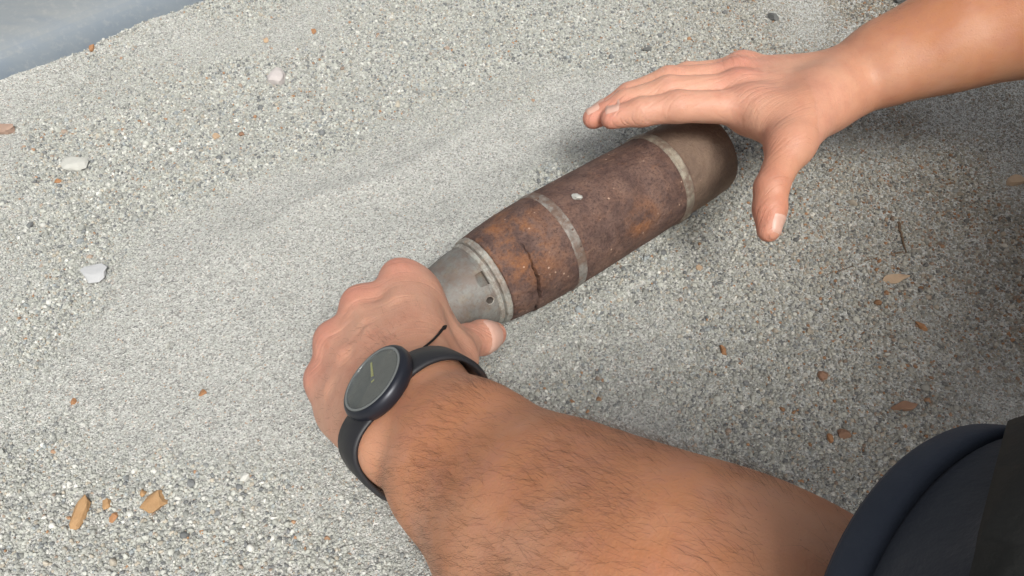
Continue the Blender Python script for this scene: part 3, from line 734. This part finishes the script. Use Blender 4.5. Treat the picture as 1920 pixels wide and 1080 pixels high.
Va, Fa = hairs(candL, 6500, -FA, -RA, 0.003, 0.012, 0.000028)
Vb, Fb = hairs(candR, 1500, -rax, RR, 0.003, 0.009, 0.00003)
Vc, Fc = hairs(candH, 160, HD, -RA, 0.003, 0.007, 0.00004)
Fall = Fa + [tuple(x + len(Va) for x in f) for f in Fb] + [tuple(x + len(Va) + len(Vb) for x in f) for f in Fc]
hair = link_mesh('arm_hair', np_mesh('arm_hair', np.array(Va + Vb + Vc), np.array(Fall)), MAT_HAIR, person)
hair['kind'] = 'stuff'

# ------------------------------------------------------------------ wristwatch
fL = lambda p: LA(p)
WC = W + FA * 0.002
watch = empty('wristwatch', WC)
tag(watch, 'black wristwatch with round grey dial and dark strap on the left wrist', 'wristwatch')
m = NT('watch_case_metal', 0.36, 0.5); m.b.inputs['Metallic'].default_value = 0.3
MAT_CASE = m.done((0.016, 0.018, 0.026), m.bump(m.noise(800, 2), 0.05, 0.0002))
m = NT('watch_strap_rubber', 0.5, 0.45)
MAT_STRAP = m.done(m.mix(m.noise(90, 4), (0.010, 0.010, 0.012), (0.022, 0.022, 0.025)), m.bump(m.noise(900, 3), 0.15, 0.0003))
m = NT('watch_dial', 0.55, 0.3)
MAT_DIAL = m.done(m.mix(m.noise(260, 6, 0.8), (0.06, 0.064, 0.058), (0.20, 0.205, 0.185)))  # grey lightened to include painted sky reflection, mottled with dust and scratches
m = NT('watch_hand_yellow', 0.4, 0.4); MAT_HANDY = m.done((0.62, 0.60, 0.16))
m = NT('watch_bezel_grey', 0.3, 0.5); MAT_BEZ = m.done((0.16, 0.17, 0.165))
m = NT('watch_glass', 0.12, 0.5); m.b.inputs['Transmission Weight'].default_value = 1.0; m.b.inputs['IOR'].default_value = 1.45
sm_ = m.ramp(m.noise(90, 5, 0.7), [(0.35, 0.0), (0.75, 0.06)])
MAT_GLASS = m.done((0.9, 0.92, 0.9), None, sm_)
wn = nrm(NA * 1.0 - FA * 0.08); wx = nrm(RA - wn * (RA @ wn)); wy = np.cross(wn, wx)   # wx across the wrist
top = trace(fL, WC + RA * 0.0008 - FA * 0.0030 + wn * 0.06, -wn)
def wpt(x, y, z_): return top + wx * x + wy * y + wn * (z_ * 0.78)
def disc(prof_, mat, name, n_=72, parent=watch):
    V_, F_ = [], []
    for (r0, z0) in prof_:
        for i in range(n_):
            a_ = 2 * math.pi * i / n_; V_.append(wpt(r0 * math.cos(a_), r0 * math.sin(a_), z0))
    for k_ in range(len(prof_) - 1):
        for i in range(n_): F_.append((k_ * n_ + i, (k_ + 1) * n_ + i, (k_ + 1) * n_ + (i + 1) % n_, k_ * n_ + (i + 1) % n_))
    F_ = [f[::-1] for f in F_] if False else F_
    o = mesh_obj(name, V_, F_, mat, parent)
    bm = bmesh.new(); bm.from_mesh(o.data); bmesh.ops.recalc_face_normals(bm, faces=bm.faces); bm.to_mesh(o.data); bm.free()
    e_ = o.modifiers.new('edges', 'EDGE_SPLIT'); e_.split_angle = math.radians(40); return o
CRD = 0.0188
disc([(0.0005, -0.0015), (CRD - 0.004, -0.0015), (CRD - 0.001, 0.0005), (CRD, 0.003), (CRD, 0.0068), (CRD - 0.0006, 0.0085), (CRD - 0.0014, 0.0095), (CRD - 0.0022, 0.0096), (CRD - 0.0024, 0.0082), (0.0005, 0.0082)], MAT_CASE, 'case')
disc([(CRD - 0.0024, 0.0084), (CRD - 0.0024, 0.0099), (CRD - 0.0030, 0.0101), (CRD - 0.0035, 0.0099), (CRD - 0.0035, 0.0084)], MAT_BEZ, 'bezel')
dial = disc([(0.0002, 0.0086), (CRD - 0.0036, 0.0086), (CRD - 0.0036, 0.0083), (0.0002, 0.0083)], MAT_DIAL, 'dial')
disc([(0.0002, 0.0101), (CRD - 0.008, 0.0101), (CRD - 0.0037, 0.0099), (CRD - 0.0037, 0.0095), (0.0002, 0.0095)], MAT_GLASS, 'glass')
# the yellow minute hand points to the upper edge of the picture in the photograph
_j = np.stack([PX(wpt(0.001, 0, 0.009)) - PX(wpt(0, 0, 0.009)), PX(wpt(0, 0.001, 0.009)) - PX(wpt(0, 0, 0.009))], 1)
hx, hy = nrm(np.linalg.solve(_j, np.array([-0.08, -1.0])))
def hand(L_, wd, z0, dx, dy, mat, nm):
    pxv = np.array([dx, dy]); pv = np.array([-dy, dx]); V_ = []
    for z_ in (z0, z0 + 0.0002):
        for (u, v) in ((-0.002, -wd), (L_, -wd * 0.6), (L_, wd * 0.6), (-0.002, wd)):
            q_ = pxv * u + pv * v; V_.append(wpt(q_[0], q_[1], z_))
    return mesh_obj(nm, V_, [(0, 3, 2, 1), (4, 5, 6, 7), (0, 1, 5, 4), (1, 2, 6, 5), (2, 3, 7, 6), (3, 0, 4, 7)], mat, dial, smooth=False)
hand(0.0120, 0.0008, 0.0088, hx, hy, MAT_HANDY, 'watch_hand')
disc([(0.0001, 0.00935), (0.0011, 0.00935), (0.0012, 0.0090), (0.0012, 0.00862)], MAT_BEZ, 'hub', 16, dial)
# strap: follows the skin round the wrist
def strap_ring(o_axis, half, thick, lift, a0, a1, n_, mat, name, parent, taper=1.0):
    secs = []
    for i in range(n_ + 1):
        a_ = a0 + (a1 - a0) * i / n_
        d_ = wn * math.cos(a_) + wx * math.sin(a_)
        row = []
        wdt = half * (1 - (1 - taper) * min(1, abs(abs(a_) - 0.5) / 1.6))
        for u in (-1, -0.8, 0, 0.8, 1):
            cpt = WC + FA * (o_axis + u * wdt)
            row.append((trace(fL, cpt + d_ * 0.07, -d_), d_, u))
        secs.append(row)
    V_, F_ = [], []
    # keep the strap stiff across its width: use the average height
    R_ = np.array([[np.linalg.norm((p - (WC + FA * (o_axis + u * half))) - FA * ((p - WC - FA * (o_axis + u * half)) @ FA)) for p, d_, u in row] for row in secs])
    Rm = R_.max(1)
    for _ in range(4): Rm = (np.roll(Rm, 1) + 2 * Rm + np.roll(Rm, -1)) / 4 if abs(a1 - a0) > 6 else np.concatenate([[Rm[0]], (Rm[:-2] + 2 * Rm[1:-1] + Rm[2:]) / 4, [Rm[-1]]])
    for row, rm in zip(secs, Rm):
        d_ = row[0][1]; cw = half * 1.0
        ring_ = []
        for (u, zz) in ((-1, 0.0), (-1, 0.6), (-0.85, 1.0), (0.0, 1.08), (0.85, 1.0), (1, 0.6), (1, 0.0), (0, -0.1)):
            ring_.append(WC + FA * (o_axis + u * cw) + d_ * (rm + lift + thick * zz))
        V_ += ring_
    for i in range(n_):
        for j in range(8): F_.append((i * 8 + j, (i + 1) * 8 + j, (i + 1) * 8 + (j + 1) % 8, i * 8 + (j + 1) % 8))
    if abs(a1 - a0) < 6.2: F_ += [tuple(range(8)), tuple(n_ * 8 + j for j in range(8))[::-1]]
    o = mesh_obj(name, V_, F_, mat, parent)
    bm = bmesh.new(); bm.from_mesh(o.data); bmesh.ops.recalc_face_normals(bm, faces=bm.faces); bm.to_mesh(o.data); bm.free()
    return o
strap_ring(0.000, 0.0085, 0.0024, 0.0002, 0.42, 3.14, 40, MAT_STRAP, 'strap', watch)
strap_ring(0.000, 0.0085, 0.0024, 0.0002, -0.42, -3.10, 40, MAT_STRAP, 'strap', watch)

# ------------------------------------------------------------------ thin cord bracelet under the strap
m = NT('black_cord', 0.8, 0.2); MAT_CORD = m.done((0.012, 0.010, 0.010))
def tube(pts, rads, n_=7):
    pts = [np.asarray(p, float) for p in pts]; V_, F_ = [], []
    for i, p in enumerate(pts):
        t = nrm(pts[min(i + 1, len(pts) - 1)] - pts[max(i - 1, 0)])
        a_ = np.cross(t, (0.3, 0.5, 0.81)); a_ = nrm(a_); b_ = np.cross(t, a_)
        r_ = rads if np.isscalar(rads) else rads[i]
        for j in range(n_): V_.append(p + (a_ * math.cos(2 * math.pi * j / n_) + b_ * math.sin(2 * math.pi * j / n_)) * r_)
    for i in range(len(pts) - 1):
        for j in range(n_): F_.append((i * n_ + j, (i + 1) * n_ + j, (i + 1) * n_ + (j + 1) % n_, i * n_ + (j + 1) % n_))
    F_ += [tuple(range(n_))[::-1], tuple((len(pts) - 1) * n_ + j for j in range(n_))]
    return V_, F_
cpts = []
for i in range(49):
    a_ = 2 * math.pi * i / 48
    d_ = wn * math.cos(a_) + wx * math.sin(a_); cp = WC - FA * 0.0075
    cpts.append(trace(fL, cp + d_ * 0.07, -d_) + d_ * 0.0006)
cord = mesh_obj('cord_bracelet', *tube(cpts, 0.0007), MAT_CORD)
tag(cord, 'thin black cord bracelet with a loose end sticking out by the watch strap', 'bracelet')
st0 = trace(fL, K(806, 648, 0.25), RAY(K(806, 648, 0.3)), 0.3) + NH * 0.001
dd_ = np.linalg.norm((st0 - CAM)) 
def along(px, py, lift):
    p = trace(fL, K(px, py, 0.22), RAY(K(px, py, 0.3)), 0.3); return p + NH * lift
tp = [along(795, 655, 0.0008), along(806, 648, 0.0012), along(818, 640, 0.0018), along(828, 632, 0.0024), along(836, 624, 0.003), along(839, 621, 0.003), along(843, 617, 0.003)]
tl = mesh_obj('loose_end', *tube(tp, [0.0006, 0.0006, 0.0006, 0.0007, 0.0008, 0.0013, 0.0006]), MAT_CORD, cord); tl.matrix_parent_inverse = Matrix.Identity(4)

# ------------------------------------------------------------------ clothes
m = NT('navy_cloth', 0.85, 0.25)
wv = m.n('ShaderNodeTexWave'); wv.inputs['Scale'].default_value = 900; m.l(m.tc.outputs['Object'], wv.inputs['Vector'])
c = m.mix(m.noise(30, 4), (0.017, 0.020, 0.028), (0.030, 0.035, 0.047))
m.b.inputs['Sheen Weight'].default_value = 0.15
MAT_CLOTH = m.done(c, m.bump(m.noise(700, 3), 0.3, 0.0006, m.bump(m.noise(40, 3), 0.25, 0.004)))
m = NT('navy_hem', 0.8, 0.25); MAT_HEM = m.done(m.mix(m.noise(60, 4), (0.026, 0.032, 0.046), (0.042, 0.051, 0.070)), m.bump(m.noise(700, 3), 0.3, 0.0006))
m = NT('charcoal_cloth', 0.9, 0.2); MAT_CHAR = m.done(m.mix(m.noise(30, 4), (0.018, 0.018, 0.017), (0.032, 0.032, 0.030)), m.bump(m.noise(600, 3), 0.3, 0.0006))
def cloth_tube(name, cen, rads, ups, mat, parent, n_=64, wr=0.004, thick=0.0022, seed=0, fl=None):
    V_, F_ = [], []; k_ = len(cen)
    for i in range(k_):
        t = nrm(cen[min(i + 1, k_ - 1)] - cen[max(i - 1, 0)])
        u = nrm(ups - t * (ups @ t)); v = np.cross(t, u); f_ = 1.0 if fl is None else fl[i]
        for j in range(n_):
            a_ = 2 * math.pi * j / n_
            r_ = rads[i] + wr * (2 * float(vnoise(np.array(3.0 + i * 0.33 + seed), np.array(8 + 4 * math.cos(a_) + seed))) - 1) * min(1, i / 4) + wr * 0.5 * math.sin(3 * a_ + i * 0.5 + seed) * min(1, i / 4)
            V_.append(cen[i] + (u * math.cos(a_) * f_ + v * math.sin(a_)) * r_)
    for i in range(k_ - 1):
        for j in range(n_): F_.append((i * n_ + j, i * n_ + (j + 1) % n_, (i + 1) * n_ + (j + 1) % n_, (i + 1) * n_ + j))
    o = mesh_obj(name, V_, F_, mat, parent)
    s_ = o.modifiers.new('thick', 'SOLIDIFY'); s_.thickness = thick; s_.offset = 0
    return o
cen = [HC + HA * (0.0 + 0.007 * i) for i in range(10)]
for i in range(1, 22): cen.append(cen[9] + (LSH - cen[9]) * (i / 21))
rads = [0.0480, 0.0484, 0.0512, 0.0532, 0.0548, 0.0556, 0.0560, 0.0560, 0.0558, 0.0552] + [0.0535 + 0.0014 * i for i in range(21)]
cloth_tube('sleeve', cen, rads, UP, MAT_CLOTH, person, 80, 0.0052, seed=2)
hcen = [HC + HA * x for x in (-0.0012, 0.0, 0.002, 0.0045, 0.0065, 0.0075)]
hem = cloth_tube('sleeve_hem', hcen, [0.0490, 0.0499, 0.0503, 0.0506, 0.0507, 0.0490], UP, MAT_HEM, person, 80, 0.0, 0.0018)
hem['label'] = 'lighter navy hem band of the sleeve'
# charcoal outer layer over the shoulder end of the sleeve
vest = cloth_tube('vest_panel', cen[1:16], [x + 0.0022 + min(0.0022 * i, 0.009) for i, x in enumerate(rads[1:16])], UP, MAT_CHAR, person, 96, 0.0015, seed=2)
pa_, pb_ = K(1894, 800, 0.16), K(1826, 1080, 0.16)
pn_ = nrm(np.cross(pa_ - CAM, pb_ - CAM)); pn_ = pn_ if pn_[0] > 0 else -pn_
bm = bmesh.new(); bm.from_mesh(vest.data)
bmesh.ops.bisect_plane(bm, geom=bm.verts[:] + bm.edges[:] + bm.faces[:], plane_co=pa_, plane_no=pn_, clear_inner=True)
bm.to_mesh(vest.data); bm.free()
vest['label'] = 'charcoal cloth layer overlapping the navy sleeve'
# right sleeve and torso, beyond the right edge of the picture
rcen = [RE + (RSH - RE) * (0.25 + 0.75 * i / 16) for i in range(17)]
cloth_tube('sleeve', rcen, [0.056 + 0.0012 * i for i in range(17)], UP, MAT_CLOTH, person, 48, 0.004, seed=5)
MIDS = (LSH + RSH) / 2
tcen = [np.array([0.92, -0.08, 0.16]) + (MIDS + np.array([-0.03, -0.05, 0.05]) - np.array([0.92, -0.08, 0.16])) * (i / 20) for i in range(21)]
trad = [0.17 + 0.06 * math.sin(i / 20 * 2.4) for i in range(21)]
trad[-1] = 0.10; trad[-2] = 0.17; trad[-3] = 0.20
sh_ax = nrm(RSH - LSH)
cloth_tube('shirt', tcen, trad, np.cross(nrm(tcen[-1] - tcen[0]), sh_ax), MAT_CLOTH, person, 80, 0.012, seed=9, fl=[0.78] * 21)

def limb(pts, rs, n_):
    out, ro = [], []
    for i in range(len(pts) - 1):
        for t in np.linspace(0, 1, n_, endpoint=False): out.append(np.array(pts[i]) * (1 - t) + np.array(pts[i + 1]) * t); ro.append(rs[i] * (1 - t) + rs[i + 1] * t)
    out.append(np.array(pts[-1])); ro.append(rs[-1]); return out, ro
lc, lr = limb([(0.395, 0.165, 0.062), (0.41, 0.163, 0.064), (0.46, 0.16, 0.075), (0.70, 0.15, 0.11), (0.98, 0.12, 0.16)], [0.012, 0.045, 0.066, 0.082, 0.10], 5)
cloth_tube('trouser_leg', lc, lr, np.array([0, 0, 1.0]), MAT_CHAR, person, 40, 0.004, seed=3)
lc, lr = limb([(0.96, 0.30, 0.17), (0.66, 0.42, 0.36), (0.63, 0.44, 0.33), (0.66, 0.46, 0.22), (0.70, 0.47, 0.02)], [0.10, 0.085, 0.08, 0.07, 0.065], 6)
cloth_tube('trouser_leg', lc, lr, np.array([0, 1.0, 0.1]), MAT_CHAR, person, 40, 0.004, seed=6)

# ------------------------------------------------------------------ stones, crumbs and twigs lying about
def stone_mat(name, a, b_, rough=0.85):
    m = NT(name, rough, 0.25)
    c = m.mix(m.noise(180, 5, 0.65), a, b_)
    return m.done(c, m.bump(m.noise(420, 4, 0.7), 0.5, 0.0006))
SM = {
    'white': stone_mat('white_stone', (0.40, 0.40, 0.36), (0.52, 0.515, 0.47)),
    'pinkish': stone_mat('pinkish_stone', (0.42, 0.385, 0.365), (0.54, 0.495, 0.475)),
    'grey': stone_mat('pale_grey_stone', (0.37, 0.375, 0.375), (0.47, 0.475, 0.475)),
    'ochre': stone_mat('ochre_chip', (0.33, 0.185, 0.085), (0.47, 0.30, 0.155)),
    'orange': stone_mat('orange_crumb', (0.30, 0.145, 0.065), (0.42, 0.23, 0.12)),
    'brown': stone_mat('brown_chip', (0.20, 0.11, 0.07), (0.33, 0.20, 0.13)),
    'tan': stone_mat('tan_flake', (0.36, 0.25, 0.16), (0.50, 0.37, 0.25)),
    'brick': stone_mat('brick_lump', (0.30, 0.20, 0.15), (0.40, 0.285, 0.22)),
    'dark': stone_mat('dark_stone', (0.08, 0.08, 0.078), (0.18, 0.18, 0.17)),
}
def chip(name, px, py, wpx, hpx, ht, mat, label, cat, rot=0.0, seed=0, flat=False, zbase=None, group=None):
    R_ = random.Random(seed * 31 + 5)
    g = KZ(px, py, 0.0) if zbase is None else KZ(px, py, zbase)
    gz = float(ground_h(np.array(g[0]), np.array(g[1]))) if zbase is None else zbase
    d = (g - CAM) @ FW; mpp = d / F_PX
    wpx, hpx, ht = (wpx, hpx, ht) if max(wpx, hpx) > 28 or zbase is not None else (wpx * 0.85, hpx * 0.85, ht * 0.85)
    sx = wpx * mpp / 2; sy = hpx * mpp / 2 / (0.75 if zbase is None else 0.8); sz = ht / 2
    bm = bmesh.new(); bmesh.ops.create_icosphere(bm, subdivisions=2, radius=1.0)
    planes = [(nrm(np.array([R_.gauss(0, 1), R_.gauss(0, 1), R_.gauss(0, 0.7)])), R_.uniform(0.42, 0.80)) for _ in range(11)]
    if flat: planes += [(np.array([R_.uniform(-0.1, 0.1), R_.uniform(-0.1, 0.1), 1.0]), 0.55)]
    for v in bm.verts:
        p = np.array(v.co)
        for n_, d_ in planes:
            e_ = p @ n_ - d_
            if e_ > 0: p = p - n_ * e_
        p = p * (1 + R_.uniform(-0.10, 0.08))
        v.co = (p[0] * sx * 1.35, p[1] * sy * 1.35, p[2] * sz * 1.3)
    me = bpy.data.meshes.new(name); bm.to_mesh(me); bm.free()
    o = link_mesh(name, me, SM[mat], None, smooth=False)
    o.location = (g[0], g[1], gz + sz * (0.70 if flat else 0.45 if zbase is None else 0.62)); o.rotation_euler = (0, 0, rot)
    return tag(o, label, cat, group)
chip('stone', 517, 143, 34, 34, 0.011, 'pinkish', 'pinkish white stone casting a small shadow among the coarse gravel', 'stone', 0.3, 1)
chip('stone', 141, 308, 42, 34, 0.009, 'white', 'cream white rounded triangular stone below the brick lump', 'stone', 0.5, 2)
chip('stone', 181, 519, 46, 26, 0.008, 'grey', 'flat pale grey stone lying alone on fine sand', 'stone', -0.1, 3, True)
chip('brick_fragment', 14, 249, 48, 28, 0.010, 'brick', 'dull brick-brown lump half out of view near the panel', 'fragment', 0.1, 4)
chip('ochre_chip', 288, 947, 50, 40, 0.006, 'ochre', 'largest ochre chip, wide and flat with a broken corner', 'chip', -0.4, 5, True)
chip('ochre_chip', 152, 973, 30, 56, 0.006, 'ochre', 'long narrow ochre chip lying upright beside smaller crumbs', 'chip', -0.25, 6, True)
chip('ochre_chip', 200, 950, 20, 20, 0.004, 'ochre', 'small ochre crumb between the long chip and the wide chip', 'chip', 0.3, 7, True)
chip('ochre_chip', 213, 972, 20, 16, 0.004, 'orange', 'small rust-orange crumb just below the ochre crumb', 'chip', 0.8, 8)
chip('ochre_chip', 268, 925, 12, 16, 0.004, 'ochre', 'tiny ochre splinter touching the wide ochre chip', 'chip', 0.8, 9)
chip('stone_chip', 381, 738, 16, 12, 0.004, 'orange', 'lone orange crumb on smooth sand', 'crumb', 0.3, 10)
chip('stone_chip', 140, 757, 12, 12, 0.004, 'orange', 'small rusty crumb above the ochre chips', 'crumb', 0.3, 11)
chip('stone', 315, 649, 10, 14, 0.004, 'white', 'tiny white pebble near the middle of the smooth sand', 'stone', 0.3, 12)
chip('stone_chip', 1356, 660, 17, 22, 0.006, 'orange', 'orange brown crumb to the side of the gripping hand thumb', 'crumb', 0.2, 13)
chip('stone_chip', 1310, 508, 15, 13, 0.004, 'tan', 'small tan crumb beside the thumb shadow', 'crumb', 0.9, 14)
chip('stone_flake', 1680, 527, 46, 16, 0.005, 'tan', 'long pointed tan flake on dark gravel', 'flake', 0.1, 15, True)
chip('stone_chip', 1726, 613, 22, 20, 0.006, 'orange', 'rust orange crumb past the long tan flake', 'crumb', 0.5, 16)
chip('stone_chip', 1545, 706, 24, 18, 0.006, 'brown', 'brown crumb halfway between forearm and tan flake', 'crumb', 0.2, 17)
chip('stone_chip', 1557, 818, 14, 14, 0.006, 'orange', 'orange crumb close to the sleeve hem', 'crumb', 0.2, 18)
chip('stone_chip', 1583, 812, 22, 26, 0.007, 'brown', 'red-brown crumb next to the orange one by the sleeve', 'crumb', 1.2, 19)
chip('stone_flake', 1905, 341, 34, 18, 0.006, 'tan', 'tan flake lying below the reaching forearm', 'flake', 0.3, 20, True)
chip('stone_chip', 1735, 168, 34, 20, 0.008, 'brown', 'brown crumb partly under the reaching forearm', 'crumb', 0.3, 21)
chip('stone_chip', 1690, 765, 44, 16, 0.005, 'brown', 'flat dark brown crumb above the sleeve hem', 'crumb', 0.1, 22, True)
chip('stone', 1450, 32, 24, 16, 0.008, 'dark', 'dark stone on pale sand behind the reaching hand', 'stone', -0.6, 23)
chip('stone', 1216, 92, 22, 12, 0.006, 'dark', 'small dark stone above the reaching fingertips', 'stone', 0.2, 24)
chip('stone', 1690, 3, 34, 12, 0.010, 'dark', 'dark stone touching the top edge beside the reaching forearm', 'stone', 0.1, 25)
chip('stone_chip', 590, 62, 12, 14, 0.005, 'orange', 'orange crumb farthest from the hands, above the pinkish stone', 'crumb', 0.2, 26)
chip('stone_chip', 500, 77, 13, 14, 0.005, 'tan', 'tan crumb between the panel and the pinkish stone', 'crumb', 0.2, 27)
chip('stone_chip', 180, 104, 14, 16, 0.005, 'orange', 'orange crumb close under the blue-grey panel', 'crumb', 0.2, 28)
chip('stone_chip', 110, 344, 16, 10, 0.004, 'orange', 'flat orange crumb below the cream stone', 'crumb', 0.2, 29)
chip('stone_chip', 406, 257, 16, 12, 0.005, 'tan', 'tan crumb in coarse gravel next to a reddish one', 'crumb', 0.2, 30)
chip('stone_chip', 455, 253, 12, 10, 0.005, 'brown', 'reddish brown crumb next to the tan one', 'crumb', 0.2, 31)
sps, spp = surf_param(1081, 369, body_rad)
sp_pt = SC + AX * sps + (float(body_rad(sps)) + 0.0008) * (np.array([0, 0, 1.0]) * math.cos(spp) - E1 * math.sin(spp))
ch = chip('stone', 1081, 369, 20, 14, 0.0035, 'white', 'small cream pebble resting on top of the rusty shell', 'stone', 0.5, 33, zbase=float(sp_pt[2]))
ch.location = tuple(sp_pt + np.array([0, 0, 0.0002]))
nn_ = Vector(np.array([0, 0, 1.0]) * math.cos(spp) - E1 * math.sin(spp))
ch.rotation_mode = 'QUATERNION'; ch.rotation_quaternion = nn_.to_track_quat('Z', 'Y')
m = NT('dry_twig', 0.9, 0.2); MAT_TWIG = m.done(m.mix(m.noise(200, 3), (0.10, 0.065, 0.04), (0.19, 0.13, 0.085)), m.bump(m.noise(500, 3), 0.4, 0.0005))
def twig(pts, r_, label):
    P_ = []
    for a_ in pts:
        g = KZ(*a_, 0.0); g[2] = float(ground_h(np.array(g[0]), np.array(g[1]))) + r_ * 0.9; P_.append(g)
    fine = []
    for i in range(len(P_) - 1):
        for t in np.linspace(0, 1, 6, endpoint=False): fine.append(P_[i] * (1 - t) + P_[i + 1] * t + rng.normal(0, 0.0003, 3))
    fine.append(P_[-1]); rads_ = [r_ * (1 - 0.6 * i / len(fine)) for i in range(len(fine))]
    return tag(mesh_obj('dry_twig', *tube(fine, rads_, 6), MAT_TWIG), label, 'twig')
twig([(1683, 420), (1688, 445), (1696, 478)], 0.0013, 'short thick dark twig on the gravel beyond the tan flake')
twig([(1692, 475), (1640, 487), (1580, 508), (1532, 522)], 0.0006, 'long thin twig reaching from the short twig towards the tan flake')
